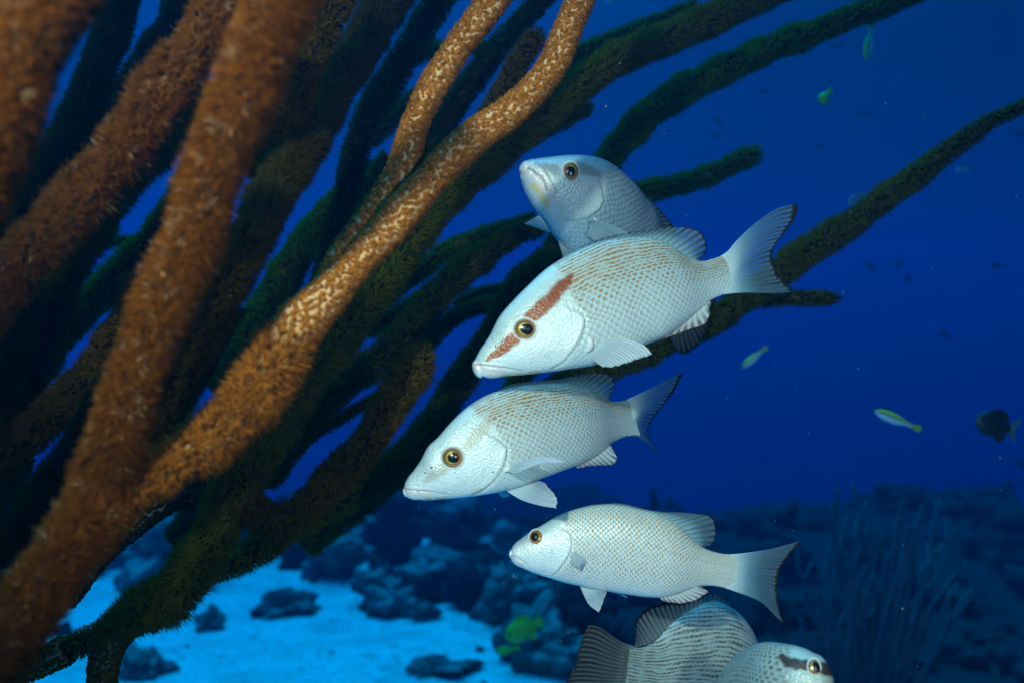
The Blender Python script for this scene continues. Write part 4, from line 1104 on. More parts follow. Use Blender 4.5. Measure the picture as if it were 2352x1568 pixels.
def fleshy_base(fish, pts, r0, name='pectoral_base'):
    """small muscular lobe a pectoral fin grows from"""
    C = smooth_curve(pts, 10); vs = []; n, m_ = 10, 12
    for i in range(n):
        c, nr = fish.on_side(*C[i]); k_ = c[1] / F
        r_ = r0 * math.sin(math.pi * (i + 0.5) / n) ** 0.6 * k_
        T_ = at(*C[min(i + 1, n - 1)], c[1]) - at(*C[max(i - 1, 0)], c[1]); T_ /= np.linalg.norm(T_)
        A_ = np.cross(T_, nr); A_ /= np.linalg.norm(A_)
        for j in range(m_):
            q = j / m_ * 2 * math.pi
            vs.append(c + A_ * math.cos(q) * r_ + nr * (math.sin(q) * r_ * 0.9 + 0.2 * r_))
    i = np.arange(n * m_).reshape(n, m_); j = np.roll(i, -1, 1)
    Q = np.stack([i[:-1], j[:-1], j[1:], i[1:]], -1).reshape(-1, 4)
    return part(name, mesh_np(name, vs, Q, mats=[MAT['rim']]), fish.root)
fleshy_base(fa, [(1351, 772), (1355, 783), (1354, 797), (1346, 808)], 8)

# ------------------------------------------------------------------ B: the snapper below it
fb_ = Fish('snapper', 'plain silver snapper with large golden eye, just below the rust banded one', 'fish', GS,
    ((929, 1128), (1452, 955)),
    [(928.4, 1120), (930, 1111), (933.7, 1102), (951, 1079), (969, 1052.5), (980.5, 1029), (1004, 1005.6), (1033, 973), (1062.6, 944), (1098, 917.7), (1136, 900), (1185.6, 888), (1244, 882), (1303, 883), (1346.7, 893), (1376, 911), (1395, 920), (1410, 922), (1429, 920.6), (1455, 911), (1480, 902)],
    [(931, 1134.5), (935, 1140), (942, 1144), (966, 1147), (1024.5, 1144.8), (1083, 1139), (1156, 1127), (1200, 1114), (1244, 1098), (1288, 1082), (1332, 1065), (1376, 1038), (1405, 1017), (1434.6, 1002.7), (1458, 998), (1470, 1000)],
    [(0, .95), (.3, .955), (.75, 1.02), (1, 1.10)], 1.0, 'skin_b', rows=29, back_at=.66,
    grooves=[([(927, 1122), (945, 1124.5), (960, 1126.5), (995, 1128), (1032, 1136)], 1.5, 2.4, 0.5),
             ([(936, 1114), (955, 1115), (995, 1120), (1028, 1131), (1034, 1140)], 1.2, 1.0, 0.10),
             ([(1100.7, 1010), (1106, 1035), (1109.4, 1049.6), (1114, 1085), (1108, 1108)], 1.5, 1.0, 0.10),
             ([(1141.7, 982), (1185.6, 955), (1244, 943), (1317.5, 950), (1376, 957), (1458, 955)], 1.4, 0.5, 0.15)],
    steps=[([(1112, 997), (1124, 1000), (1136, 1004), (1150.5, 1015), (1165, 1029), (1162, 1050), (1152, 1078), (1130, 1108), (1106.5, 1126), (1071, 1140)], 17, 5.2)],
    band=[([(975, 1104), (995, 1090.6), (1018.6, 1075)], [4, 13, 13], 6), ([(1060, 1030), (1078, 1018), (1095, 998), (1108, 985), (1120, 972)], [10, 14, 15, 15, 10], 7)],
    head_line=[(1050, 900), (1100, 955), (1135, 975), (1150, 1015), (1165, 1029), (1159, 1055), (1150.5, 1084.7), (1130, 1115), (1100, 1170)],
    extra=ex_a(None, ([(931, 1124), (948, 1132), (985, 1133)], 13), ([(950, 1147), (1010, 1144), (1060, 1140), (1105, 1124)], 5), [(1045, 1085, 4, .35), (966, 1068, 2, .5), (970, 1078, 2, .4), (960, 1092, 2, .4)]))
fb_.eye(1039, 1050, 26, 25, 12.5, pupil=(1042.5, 1049.6))
fb_.hole(990.8, 1073, 3.2); fb_.hole(976, 1084.7, 2.8)
fb_.fin('dorsal_fin', [(1130, 904), (1185, 891), (1244, 885), (1303, 887), (1346, 897), (1376, 913), (1400, 922)],
        [(1139, 898), (1171, 883), (1215, 875), (1273, 871), (1317, 864), (1347, 858), (1370, 855), (1396, 859), (1410, 869), (1412, 886), (1405, 906), (1401, 919)], 'fin_dorsal', rays=24, jag=1.6, out_d=[0, .005, .015, .02])
fb_.fin('caudal_fin', [(1440, 917), (1448, 935), (1450, 957), (1448, 980), (1442, 1000)],
        [(1570, 855), (1554.7, 885.5), (1543, 906), (1525.5, 929.4), (1508, 950), (1496, 970.4), (1490, 991), (1496, 1014), (1508, 1032), (1516, 1049)], 'fin_tail', rays=20, jag=2.2, out_d=[.05, .03, .10],
        edge0=[(1440, 917), (1460, 908), (1478.6, 899), (1516.7, 879.6), (1546, 864), (1570, 855)], edge1=[(1442, 1000), (1460, 1001), (1474, 1008), (1490, 1020), (1505, 1036), (1516, 1049)], nv=30)
fb_.fin('anal_fin', [(1323, 1072), (1350, 1056), (1380, 1034), (1400, 1020)], [(1329, 1074.5), (1355.5, 1069), (1388, 1068), (1408, 1067), (1416, 1058), (1416, 1046.6), (1405, 1026)], 'fin_anal', rays=10, jag=1.5, out_d=-.008)
fb_.fin('pectoral_fin', [(1163, 1062), (1160, 1070), (1163, 1080)], [(1298, 1060), (1290, 1061), (1275, 1062), (1240, 1065), (1183, 1086)], 'fin_pale', rays=10, base_side=.018, out_d=[-.06, -.03], jag=0.5,
        edge0=[(1163, 1062), (1200, 1057), (1244, 1048), (1273, 1051), (1298, 1060)], edge1=[(1163, 1080), (1172, 1085), (1183, 1086)])
fleshy_base(fb_, [(1163, 1058), (1166, 1066), (1166, 1076), (1158, 1084)], 6)
fb_.fin('pelvic_fin', [(1159, 1124), (1190, 1117), (1228, 1103)], [(1278, 1166), (1280, 1152), (1276, 1138), (1265, 1124), (1250, 1108)], 'fin_pale', rays=13, out_d=-.03, jag=2.5,
        edge0=[(1159, 1124), (1200, 1148), (1244, 1161), (1278, 1166)], edge1=[(1228, 1103), (1240, 1104), (1250, 1108)])
fb_.fin('pelvic_fin', [(1142, 1129), (1150, 1128), (1158, 1126)], [(1150, 1138), (1160, 1141), (1172, 1138)], 'fin_pale', rays=4, base_d=[1.0], out_d=.01)

# ------------------------------------------------------------------ C: the lowest one in profile
fc = Fish('snapper', 'pale silver snapper with rows of golden spots, lowest of those in full profile', 'fish', GS,
    ((1173, 1270), (1688, 1312)),
    [(1175, 1261.5), (1177, 1256), (1181, 1250), (1196.7, 1237), (1220, 1220), (1246.5, 1205), (1279.7, 1185), (1323, 1168.6), (1369, 1159), (1419, 1158), (1469, 1168), (1518.7, 1182), (1555, 1203), (1582, 1228), (1608, 1252), (1641.6, 1266.5), (1668, 1271.5), (1700, 1270)],
    [(1173.4, 1279.8), (1174.5, 1285), (1178, 1290), (1203, 1304.7), (1236.5, 1318), (1263, 1326), (1296, 1336), (1336, 1344.5), (1386, 1354.5), (1435.7, 1362.8), (1485.5, 1369.4), (1515, 1370), (1552, 1362), (1585, 1350.5), (1618, 1344), (1651.5, 1346), (1690, 1357)],
    [(0, .985), (.5, .99), (1, 1.0)], 1.0, 'skin_c', rows=34, belly_at=.20, back_at=.8,
    grooves=[([(1171, 1276), (1182, 1277), (1190, 1280), (1203, 1290), (1212, 1298)], 1.5, 2.2, 0.35),
             ([(1178, 1281), (1192, 1284), (1206, 1293), (1214, 1303)], 1.2, 1.0, 0.08),
             ([(1273, 1225), (1272, 1245), (1267, 1268), (1263, 1300)], 1.4, 1.0, 0.15),
             ([(1309.5, 1210), (1340, 1204), (1369, 1203), (1419, 1213), (1469, 1236.6), (1535, 1266), (1602, 1286), (1681, 1300)], 1.4, 0.6, 0.18)],
    steps=[([(1290, 1212), (1300, 1218), (1309.5, 1228), (1313, 1245), (1308, 1272), (1288, 1302), (1266, 1324.6)], 14, 4.4)],
    band=[([(1190, 1245), (1205, 1238), (1222, 1232)], 7, 4)],
    head_line=[(1265, 1150), (1295, 1195), (1308, 1228), (1314, 1250), (1306, 1275), (1286, 1304.7), (1266, 1324.6), (1240, 1370)],
    extra=ex_a(None, ([(1176, 1280), (1186, 1286), (1200, 1294)], 8), ([(1200, 1306), (1240, 1319)], 3)))
fc.eye(1231.5, 1232.5, 16.5, 18, 9.0, pupil=(1231, 1233), tilt=0.35)
fc.hole(1197, 1243, 1.8)
fc.fin('dorsal_fin', [(1345, 1164), (1400, 1160), (1469, 1170), (1518, 1185), (1555, 1207), (1582, 1231), (1608, 1254)],
       [(1360, 1158), (1419, 1154.6), (1452, 1160), (1485.5, 1169), (1519, 1176), (1568, 1176), (1602, 1179.5), (1631, 1183.5), (1643, 1197), (1645, 1222), (1638, 1246), (1620, 1258)], 'fin_dorsal', rays=24, jag=1.6, out_d=[0, .004, .01])
fc.fin('caudal_fin', [(1668, 1274), (1678, 1291), (1681, 1313), (1677, 1335), (1667, 1350)],
       [(1839, 1242), (1821, 1265), (1801, 1291), (1789, 1314.7), (1786, 1338), (1786, 1364.5), (1791, 1397.7), (1802.6, 1432.5)], 'fin_tail', rays=20, jag=1.6, out_d=[.0, .0, .0],
       edge0=[(1668, 1274), (1718, 1268), (1761, 1261.5), (1801, 1251.6), (1839, 1242)], edge1=[(1667, 1350), (1718, 1367.8), (1751, 1384), (1781, 1414), (1802.6, 1432.5)], nv=30)
fc.fin('anal_fin', [(1509, 1367), (1550, 1360), (1595, 1346)], [(1524, 1379), (1545, 1383), (1568, 1384.4), (1591.8, 1379.4), (1611.7, 1369), (1626, 1358), (1612, 1348)], 'fin_anal', rays=10, jag=1.8, out_d=-.006)
fc.fin('pectoral_fin', [(1318, 1288), (1322, 1296), (1330, 1302)], [(1309, 1262), (1313, 1249), (1320, 1243), (1336, 1249), (1352, 1258), (1362, 1272), (1360, 1285), (1345, 1298)], 'fin_pale', rays=12, base_side=.030, out_d=-.012, jag=1.5)
fc.fin('pelvic_fin', [(1331, 1342), (1360, 1348), (1390, 1352)], [(1376, 1406), (1383, 1388), (1388, 1372), (1393, 1358)], 'fin_pale', rays=10, out_d=-.02, jag=1.8, edge0=[(1331, 1342), (1341, 1366), (1353, 1388), (1376, 1406)])
fc.fin('pelvic_fin', [(1392, 1353), (1400, 1355), (1408, 1357)], [(1441, 1372), (1436, 1365), (1425, 1360)], 'fin_pale', rays=4, out_d=.012)

# ------------------------------------------------------------------ D: the one looking up, behind A
def ex_d(PX, att, V, disp, px):
    d_, _, _ = dist_poly(PX, [(1225, 425), (1245, 455), (1265, 480), (1282, 496)]); att['gold'] = 1 - sstep(d_, 4, 10)
    d_, _, _ = dist_poly(PX, [(1205, 385), (1235, 400), (1255, 430), (1262, 450)]); att['lip'] = 1 - sstep(d_, 12, 24)
fd = Fish('snapper', 'blue shaded snapper seen from the front with raised head, topmost of the group', 'fish', GS,
    ((1197, 393), (1590, 600)),
    [(1200, 384), (1205, 376), (1212, 370), (1230, 365), (1259, 361), (1302, 356.4), (1331.6, 356.4), (1370.7, 361), (1400, 374), (1425, 393.5), (1448.8, 417), (1468, 444), (1488, 466), (1500, 492), (1509, 530), (1525, 580), (1560, 620), (1600, 650)],
    [(1197.8, 397.5), (1198, 408), (1201, 418), (1206.6, 436.5), (1224, 469.7), (1240, 493), (1255.4, 512.7), (1269, 534), (1286.7, 557.6), (1310, 595), (1340, 640), (1400, 690), (1470, 715), (1540, 720), (1575, 715)],
    [(0, 1.13), (.35, 1.17), (1, 1.42)], 1.15, 'skin_d', rows=30, belly_at=.36, back_at=.82, kprof=([0, .06, .18, .4, .7, 1.0], [.95, .85, .62, .48, .42, .30]),
    grooves=[([(1210, 386), (1221, 389), (1230, 397.5), (1243.7, 407), (1252.5, 423), (1257, 445)], 1.9, 3.2, 0.75),
             ([(1226, 376), (1243.7, 386), (1259, 407), (1272, 432), (1276, 450), (1266, 458)], 1.5, 1.4, 0.12),
             ([(1212, 440), (1232, 466), (1250, 490), (1268, 508)], 1.6, 1.0, 0.05)],
    steps=[([(1372.6, 405), (1382, 434.6), (1387, 460), (1378, 481), (1351, 499), (1322, 507), (1290, 505)], 16, 2.6),
           ([(1230, 378), (1248, 386), (1262, 407), (1275, 432), (1278, 452)], 9, 2.0)],
    band=[([(1232, 380), (1252, 385), (1275, 392)], [6, 12, 14], 6), ([(1330, 385), (1350, 392), (1376, 400)], [13, 12, 7], 5)],
    head_line=[(1420, 340), (1395, 400), (1388, 460), (1378, 481), (1351, 499), (1322, 510), (1275, 570)],
    extra=ex_d)
fd.eye(1311, 394, 20, 23, 10.5, pupil=(1310, 396), tilt=0.55)
fd.hole(1258, 376, 2.2); fd.hole(1246, 374, 1.8)
fd.fin('dorsal_fin', [(1448, 420), (1470, 447), (1488, 470), (1500, 495), (1508, 530), (1512, 545)], [(1452, 416), (1476, 440), (1496, 462), (1518, 485), (1550, 522), (1552, 545)], 'fin_grey', rays=14, jag=2, out_d=.03)
fd.fin('pectoral_fin', [(1352, 503), (1357, 516), (1350, 540)], [(1455, 545), (1448, 560), (1430, 575), (1400, 590)], 'fin_clear', rays=14, base_side=.052, out_d=-.045, edge0=[(1352, 503), (1390, 511), (1425, 525), (1455, 545)], jag=1)
fleshy_base(fd, [(1364, 500), (1369, 510), (1365, 524), (1355, 534)], 7)
fd.fin('pectoral_fin', [(1238, 495), (1252, 512), (1268, 534)], [(1204.7, 513.7), (1225, 520), (1245, 528)], 'fin_pale', rays=9, base_d=[1.22], out_d=.03)
fd.fin('anal_fin', [(1530, 715), (1555, 712), (1590, 700)], [(1541, 775), (1548, 795), (1562, 810), (1575, 812), (1590, 806), (1608, 788), (1620, 765), (1632, 730)], 'fin_dark', rays=12, out_d=.03, jag=2)
fd.fin('caudal_fin', [(1592, 650), (1600, 675), (1592, 700)], [(1640, 640), (1648, 665), (1642, 690), (1634, 720), (1620, 745)], 'fin_dark', rays=12, out_d=.06, jag=2)
fd.fin('pelvic_fin', [(1282, 552), (1295, 560), (1310, 575)], [(1294, 592), (1305, 600), (1330, 600)], 'fin_pale', rays=7, out_d=-.01)

# ------------------------------------------------------------------ E: seen from behind, tail to the left
fe = Fish('snapper', 'grey snapper with dark wavy lines swimming away at the bottom, sooty tail left', 'fish', GS,
    ((1770, 1590), (1440, 1545)),
    [(1800, 1560), (1775, 1530), (1750, 1495), (1731, 1477), (1718, 1452), (1701, 1420), (1682, 1398), (1660, 1384), (1640, 1378), (1616, 1384), (1590, 1397), (1555, 1420), (1528, 1445), (1506, 1470), (1485, 1482), (1459, 1488), (1440, 1490)],
    [(1790, 1640), (1770, 1665), (1740, 1690), (1700, 1700), (1650, 1700), (1600, 1690), (1550, 1670), (1500, 1640), (1460, 1610), (1430, 1600)],
    [(0, 1.22), (.5, 1.13), (1, 1.02)], 0.95, 'skin_e', rows=30, back_at=.15, belly_at=.1, kprof=([0, .2, .5, .8, 1], [.8, .6, .55, .36, .04]))
fe.fin('dorsal_fin', [(1460, 1484), (1490, 1478), (1512, 1462), (1535, 1440), (1565, 1415), (1600, 1393), (1640, 1380), (1672, 1392)],
       [(1461, 1462), (1459, 1440), (1463, 1418), (1482, 1399), (1509, 1387), (1542, 1383), (1568, 1386), (1602, 1375), (1632, 1363), (1660, 1368), (1684, 1392)], 'fin_grey', rays=24, jag=1.6, out_d=[-.01, .02])
fe.fin('caudal_fin', [(1472, 1488), (1466, 1525), (1462, 1560), (1458, 1600)], [(1352.7, 1434), (1337, 1457), (1330, 1480), (1326, 1500), (1320, 1525), (1306, 1553), (1293, 1580), (1290, 1640)], 'fin_dark', rays=18, jag=2.5, out_d=-.02,
       edge0=[(1472, 1488), (1435, 1476), (1412.5, 1464), (1380, 1441), (1352.7, 1434)])
fe.fin('pectoral_fin', [(1712, 1450), (1722, 1470), (1730, 1490)], [(1722, 1440), (1735, 1474), (1738, 1482)], 'fin_dark', rays=6, out_d=.0, base_d=[1.2])

# ------------------------------------------------------------------ F: facing right, cut by the bottom edge
ff = Fish('snapper', 'pale snapper with a dark eye band facing right, cut off by the bottom edge', 'fish', GS,
    ((1925, 1640), (1640, 1600)),
    [(1920, 1615), (1918, 1600), (1914, 1560), (1906, 1534), (1894, 1514), (1867, 1499), (1834, 1485), (1794, 1475.7), (1761, 1474), (1734.5, 1482), (1701, 1504), (1668, 1540), (1648, 1568), (1632, 1600), (1615, 1650)],
    [(1918, 1650), (1905, 1680), (1880, 1710), (1850, 1745), (1790, 1770), (1730, 1775), (1680, 1760), (1650, 1740)],
    [(0, .84), (.5, .86), (1, .97)], 0.9, 'skin_f', rows=29, back_at=.35, belly_at=.1, kprof=([0, .1, .3, .6, 1], [.9, .75, .6, .5, .4]),
    band=[([(1796, 1508), (1812, 1520), (1835, 1525), (1860, 1527)], [7, 11, 12, 12], 4), ([(1882, 1530), (1895, 1535), (1908, 1540)], [12, 14, 12], 5)],
    head_line=[(1830, 1440), (1815, 1500), (1808, 1560), (1812, 1640), (1800, 1760)],
    grooves=[([(1812, 1545), (1806, 1575), (1810, 1640)], 1.6, 1.4, 0.15)])
ff.eye(1870, 1531, 15, 20, 9, pupil=(1873, 1532), tilt=0.3)
ff.fin('dorsal_fin', [(1735, 1486), (1705, 1505), (1670, 1542), (1650, 1572), (1634, 1605)], [(1733, 1478), (1698, 1500), (1662, 1536), (1642, 1567), (1626, 1602)], 'fin_grey', rays=12, jag=1, out_d=.01)
# ------------------------------------------------------------------ pale sea plume at the right, far sea whips
def stem_mesh(pts, r0, r1, name='stem', mat='plume', m_=6):
    C = smooth_curve(pts, 26); T, A, B = tube_frames(C)
    r = np.linspace(r0, r1, len(C)) * (1 + 0.15 * np.sin(np.arange(len(C)) * 1.7))
    th = np.arange(m_) / m_ * 2 * np.pi
    V = (C[:, None, :] + (np.cos(th)[None, :, None] * A[:, None, :] + np.sin(th)[None, :, None] * B[:, None, :]) * r[:, None, None]).reshape(-1, 3)
    i = np.arange(len(V)).reshape(-1, m_); j = np.roll(i, -1, 1)
    Q = np.stack([i[:-1], j[:-1], j[1:], i[1:]], -1).reshape(-1, 4)
    a = len(V)
    V = np.vstack([V, C[-1:] + T[-1:] * r1]); TR = np.stack([i[-1], j[-1], np.full(m_, a)], 1)
    return V, Q, TR
m, nt = new_mat('pale_plume_flesh'); g = N(nt)
g.out(g.bsdf(g.mix(g.noise(40, 3, g.pos()), (0.07, 0.08, 0.085), (0.15, 0.16, 0.175)), 0.9, None, 0.1)); MAT['plume'] = m
m, nt = new_mat('dark_gorgonian_flesh'); g = N(nt)
g.out(g.bsdf(g.mix(g.noise(30, 3, g.pos()), (0.02, 0.022, 0.02), (0.05, 0.05, 0.045)), 0.9, None, 0.1)); MAT['gorg'] = m

def plume(d, base, tips, name, label, mat, w0, w1, cat='sea plume'):
    bx, by = base
    b0 = at(bx, by, d); b0[2] = float(ground_z(np.array([b0[0]]), np.array([d]))[0])
    root = empty(name, tuple(float(q) for q in b0), label, cat)
    r = np.random.default_rng(int(bx))
    for (X, Y) in tips:
        dd = d + r.normal() * 0.14
        t = at(X, Y, dd)
        mid = b0 * 0.45 + t * 0.55; mid[0] = b0[0] * 0.30 + t[0] * 0.70 + r.normal() * 0.03
        q1 = b0 * 0.75 + t * 0.25; q1[0] = b0[0] * 0.5 + t[0] * 0.5
        q3 = b0 * 0.18 + t * 0.82; q3[0] = b0[0] * 0.08 + t[0] * 0.92 + r.normal() * 0.035
        V, Q, TR = stem_mesh([b0, q1, mid, q3, t], w0 / F * d, w1 / F * d)
        part('stem', mesh_np('stem', V, Q, TR, mats=[MAT[mat]]), root)
    return root
tips = [(1830, 1240), (1885, 1180), (1905, 1250), (1925, 1120), (1945, 1185), (1958, 1110), (1965, 1200), (1992, 1150), (2010, 1215), (2040, 1270), (2060, 1190), (2075, 1150), (2100, 1230), (2120, 1160), (2140, 1210), (2158, 1150), (2150, 1290),
        (1865, 1290), (1915, 1310), (1935, 1260), (1975, 1260), (2000, 1180), (2025, 1230), (2030, 1350), (2070, 1270), (2085, 1210), (2110, 1290), (2130, 1250), (2165, 1250), (2175, 1190), (2200, 1340), (2235, 1350), (1840, 1420), (1900, 1350), (1955, 1340), (2010, 1400), (2120, 1390),
        (1850, 1330), (1990, 1300), (2090, 1330), (2190, 1215), (2180, 1330), (2215, 1290), (1880, 1400), (2050, 1400)]
plume(3.9, (1990, 1900), tips, 'sea_plume', 'pale bluish bushy sea plume of thin upright stems at the lower right', 'plume', 7.5, 4.5)
plume(9.0, (1505, 1300), [(1500, 1125), (1512, 1150), (1492, 1165)], 'sea_whip', 'faint dark sea whip standing on the reef above the lowest snapper, left one', 'gorg', 10, 8, 'sea whip')
plume(9.3, (1540, 1300), [(1535, 1145), (1550, 1160)], 'sea_whip', 'faint shorter dark sea whip right of the left one above the lowest snapper', 'gorg', 10, 8, 'sea whip')
plume(8.0, (620, 1300), [(560, 1150), (600, 1120), (640, 1140), (670, 1190)], 'sea_whip', 'faint dark sea whip clump behind the dark coral trunk', 'gorg', 14, 10, 'sea whip')

# ------------------------------------------------------------------ small fish
def small_skin(name, top, low, split=0.5, soft=0.12, dark=None):
    m, nt = new_mat(name); g = N(nt)
    b = g.attr('phi')
    c = g.mix(g.step(b, split - soft, split + soft), top, low)
    if dark:
        c = g.mix(g.m('MULTIPLY', g.m('SUBTRACT', 1.0, g.step(g.m('ABSOLUTE', g.m('SUBTRACT', b, split)), 0.03, 0.12)), 0.8), c, dark)
    g.out(g.bsdf(c, 0.45, None, 0.4)); return m
MAT['wr'] = small_skin('wrasse_yellow_over_white', (0.50, 0.62, 0.03), (0.45, 0.62, 0.70), 0.42, 0.06, (0.08, 0.12, 0.05))
MAT['yl'] = small_skin('yellow_green_skin', (0.50, 0.62, 0.02), (0.50, 0.60, 0.05))
MAT['bl'] = small_skin('black_brown_skin', (0.012, 0.014, 0.012), (0.02, 0.022, 0.018))
MAT['bw'] = small_skin('blue_white_skin', (0.10, 0.16, 0.30), (0.55, 0.62, 0.70), 0.4, 0.1)
MAT['dk'] = small_skin('dark_distant_skin', (0.02, 0.025, 0.03), (0.05, 0.06, 0.07))
MAT['tw'] = small_skin('pale_tail_skin', (0.10, 0.13, 0.11), (0.12, 0.15, 0.12))
MAT['bu'] = small_skin('blue_chromis_skin', (0.02, 0.09, 0.22), (0.03, 0.14, 0.30))

def little_fish(name, X, Y, d, length, angle, height, skin, label, cat='small fish', thick=0.42, tail='fan', curve=0.0, fins=True, tail_skin=None, group=None, eye=True, detail=1):
    """length and height in drawing units; angle: direction of the snout in the view, degrees, 0 = right, 90 = up"""
    a = math.radians(angle); k_ = d / F
    fx = np.array([math.cos(a), 0, math.sin(a)]); fz = np.array([-math.sin(a), 0, math.cos(a)])
    if fz[2] < 0: fz = -fz
    c = at(X, Y, d); fy = np.cross(fx, fz)
    if fy[1] > 0: fy = -fy
    n, m_ = (26, 20) if detail else (12, 10)
    u = np.linspace(0, 1, n)
    prof = hermite([0, .04, .15, .38, .62, .84, 1.0], [.06, .34, .74, 1.0, .86, .44, .34])(u)
    cx = (0.5 - u * 0.84) * length
    cz = curve * length * (u - 0.35) ** 2 * np.sign(1)
    ph = np.arange(m_) / m_ * 2 * np.pi
    V = []
    for i in range(n):
        for q in ph:
            V.append(c + (fx * cx[i] + fz * (cz[i] + math.cos(q) * prof[i] * height / 2) + fy * math.sin(q) * prof[i] * height * thick / 2 * (1 if u[i] < .8 else 1 - 0.7 * (u[i] - .8) / .2)) * k_)
    V.append(c + fx * cx[0] * k_ * 1.01 + fz * cz[0] * k_); V.append(c + (fx * cx[-1] + fz * cz[-1]) * k_)
    i = np.arange(n * m_).reshape(n, m_); j = np.roll(i, -1, 1)
    Q = np.stack([i[:-1], i[1:], j[1:], j[:-1]], -1).reshape(-1, 4)
    TR = np.vstack([np.stack([i[0], j[0], np.full(m_, n * m_)], 1), np.stack([j[-1], i[-1], np.full(m_, n * m_ + 1)], 1)])
    phi = np.concatenate([np.tile(np.where(ph <= np.pi, ph, 2 * np.pi - ph) / np.pi, n), [0.4, 0.5]])
    root = empty(name, tuple(float(q) for q in c), label, cat, group)
    part('body', mesh_np('body', V, Q, TR, mats=[MAT[skin]], attrs={'phi': phi}), root)
    def flat(nm, P, mat, phi_v):
        P = [c + (fx * p[0] * length + fz * (p[1] * height + 0)) * k_ for p in P]
        th = fy * 0.006 * length * k_
        m2 = len(P); VV = [p + th for p in P] + [p - th for p in P]
        cen = sum(P) / m2; VV += [cen + th * 1.6, cen - th * 1.6]
        T_ = []
        for q in range(m2):
            w = (q + 1) % m2
            T_ += [(q, w, 2 * m2), (w + m2, q + m2, 2 * m2 + 1), (q, q + m2, w), (w, q + m2, w + m2)]
        part(nm, mesh_np(nm, VV, None, T_, mats=[MAT[mat]], attrs={'phi': [phi_v] * len(VV)}, smooth=False), root)
    zc = lambda u_: curve * length * (u_ - 0.35) ** 2 / height
    tz = zc(1.0)
    ts = tail_skin or skin
    if tail == 'fork':
        flat('tail_fin', [(-.30, .17 + tz), (-.42, .34 + tz), (-.54, .56 + tz), (-.47, .22 + tz), (-.43, .0 + tz), (-.47, -.22 + tz), (-.54, -.56 + tz), (-.42, -.34 + tz), (-.30, -.17 + tz)], ts, 0.35)
    else:
        flat('tail_fin', [(-.30, .16 + tz), (-.40, .25 + tz), (-.50, .34 + tz), (-.52, .16 + tz), (-.525, .0 + tz), (-.52, -.16 + tz), (-.50, -.34 + tz), (-.40, -.25 + tz), (-.30, -.16 + tz)], ts, 0.35)
    if fins:
        flat('dorsal_fin', [(.26, .34), (.20, .52), (.05, .66), (-.12, .64), (-.24, .48), (-.28, .22), (-.1, .3), (.1, .4)], skin, 0.1)
        flat('anal_fin', [(.02, -.40), (-.06, -.62), (-.18, -.66), (-.26, -.44), (-.27, -.2), (-.1, -.32)], skin, 0.95)
    if eye and detail:
        vs = []
        for rr, h in ((1, 0), (.7, .5), (0, .7)):
            for q in range(10):
                t_ = q / 10 * 2 * math.pi
                vs.append(c + (fx * (0.37 * length + rr * math.cos(t_) * height * .085) + fz * (0.10 * height + rr * math.sin(t_) * height * .085) + fy * (height * thick * 0.36 + h * height * 0.05)) * k_)
        i = np.arange(30).reshape(3, 10); j = np.roll(i, -1, 1)
        part('eye', mesh_np('eye', vs, np.stack([i[:-1], i[1:], j[1:], j[:-1]], -1).reshape(-1, 4), mats=[MAT['pupil']]), root)
    return root

W_ = 'yellow backed wrasses in the open water'
little_fish('wrasse', 1732, 821, 2.3, 72, 219, 17, 'wr', 'slim yellow backed wrasse heading down left, right of the middle snapper', 'wrasse', group=W_, fins=False)
little_fish('wrasse', 2061, 964, 2.0, 112, 158, 24, 'wr', 'slim yellow backed wrasse facing left near the black fish', 'wrasse', group=W_, fins=False)
little_fish('wrasse', 1997, 97, 2.6, 86, 262, 22, 'wr', 'slim greenish wrasse hanging head down under the top right coral arm', 'wrasse', group=W_, fins=False)
little_fish('wrasse', 1898, 226, 2.8, 36, 200, 27, 'yl', 'curled bright yellow little fish in the upper blue water', 'wrasse', fins=False, curve=0.9, thick=.6)
little_fish('damselfish', 2288, 976, 2.0, 100, 165, 56, 'bl', 'black deep bodied damselfish with pale tail at the right edge', 'damselfish', thick=.34, tail='fork', tail_skin='tw')
little_fish('reef_fish', 1203, 1444, 3.6, 92, 205, 48, 'yl', 'yellow green fish over the rubble at the edge of the sand', 'reef fish', thick=.4)
little_fish('reef_fish', 1165, 1492, 4.2, 56, 190, 20, 'yl', 'faint yellow green fish low beside the lumpy grey coral head', 'reef fish', thick=.4, fins=False)
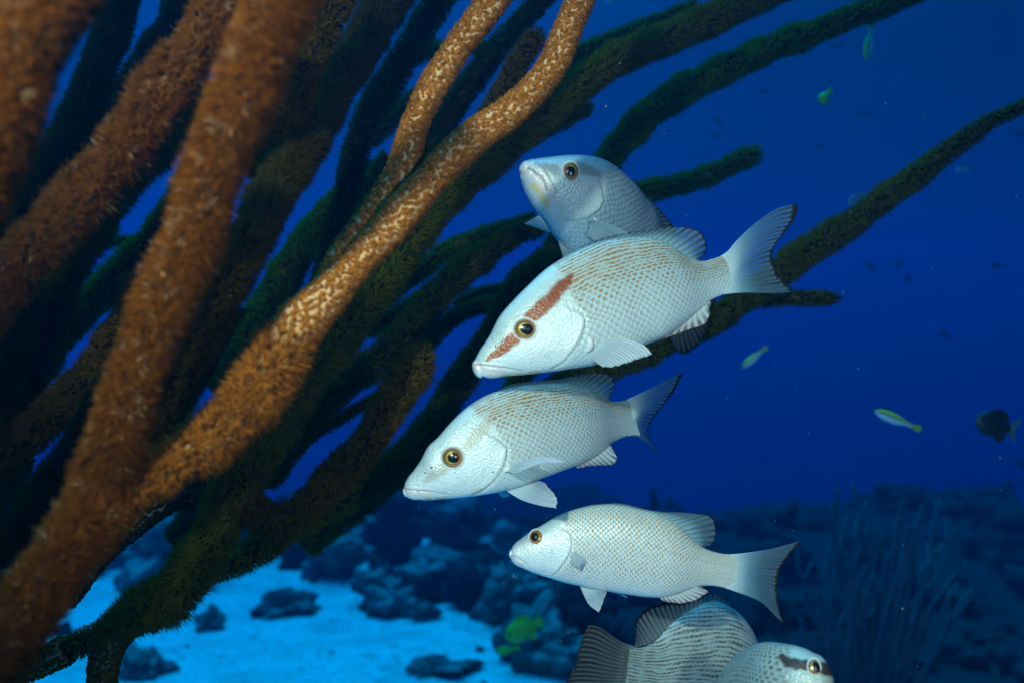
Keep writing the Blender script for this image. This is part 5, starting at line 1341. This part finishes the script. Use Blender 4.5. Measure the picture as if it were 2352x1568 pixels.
little_fish('chromis', 2214, 388, 3.0, 42, 195, 15, 'bw', 'small blue and white fish just below the long arm at the right', 'chromis', tail='fork')
little_fish('chromis', 1975, 455, 1.9, 64, 205, 24, 'bu', 'small blue fish half hidden behind the long right arm', 'chromis', tail='fork')
little_fish('chromis', 1402, 0, 3.0, 34, 170, 12, 'bw', 'tiny pale fish cut by the top edge between two coral arms', 'chromis', tail='fork')
DG = 'tiny dark fish far off in the blue'
for i_, (X, Y, L_, H_, ang) in enumerate([(1920, 103, 34, 12, 8), (2044, 104, 16, 13, 0), (1757, 210, 32, 14, 170), (1652, 280, 26, 12, 140), (1648, 308, 22, 11, 170), (1988, 260, 26, 12, 165), (1883, 335, 18, 14, 0), (2170, 770, 30, 14, 145),
        (2290, 611, 38, 13, 175), (2060, 607, 26, 12, 20), (2000, 612, 34, 14, 160), (2345, 1062, 24, 22, 0), (2030, 940, 26, 16, 200), (2085, 640, 22, 12, 150), (2200, 110, 18, 10, 30), (2340, 305, 20, 30, 90)]):
    little_fish('distant_fish', X, Y, 7.5 + (i_ % 4) * 0.8, L_, ang, H_, 'dk', 'tiny dark fish shape in the far blue water', 'distant fish', detail=0, fins=False, eye=False, tail='fork', group=DG)

# ------------------------------------------------------------------ drifting specks
m, nt = new_mat('drifting_specks'); g = N(nt)
g.out(g.bsdf((0.10, 0.13, 0.14), 0.8, None, 0.1)); MAT['snow'] = m
def snow():
    v, f = ICO[1]; vs, fs = [], []
    r = np.random.default_rng(3); n = 0
    for _ in range(340):
        d = 0.75 + 3.0 * r.random() ** 1.2
        X, Y = r.uniform(-50, 2400), r.uniform(-40, 1600)
        s = (0.00045 + 0.0009 * r.random() ** 3) * (0.6 + 0.4 * d)
        w = v * s * np.array([1, 1, 1 + 0.8 * r.random()])
        vs.append(w + at(X, Y, d)); fs.append(f + n); n += len(v)
    o = link('marine_snow', mesh_np('marine_snow', np.vstack(vs), None, np.vstack(fs), mats=[MAT['snow']]))
    o['kind'] = 'stuff'; o['label'] = 'tiny pale specks drifting in the water'
snow()
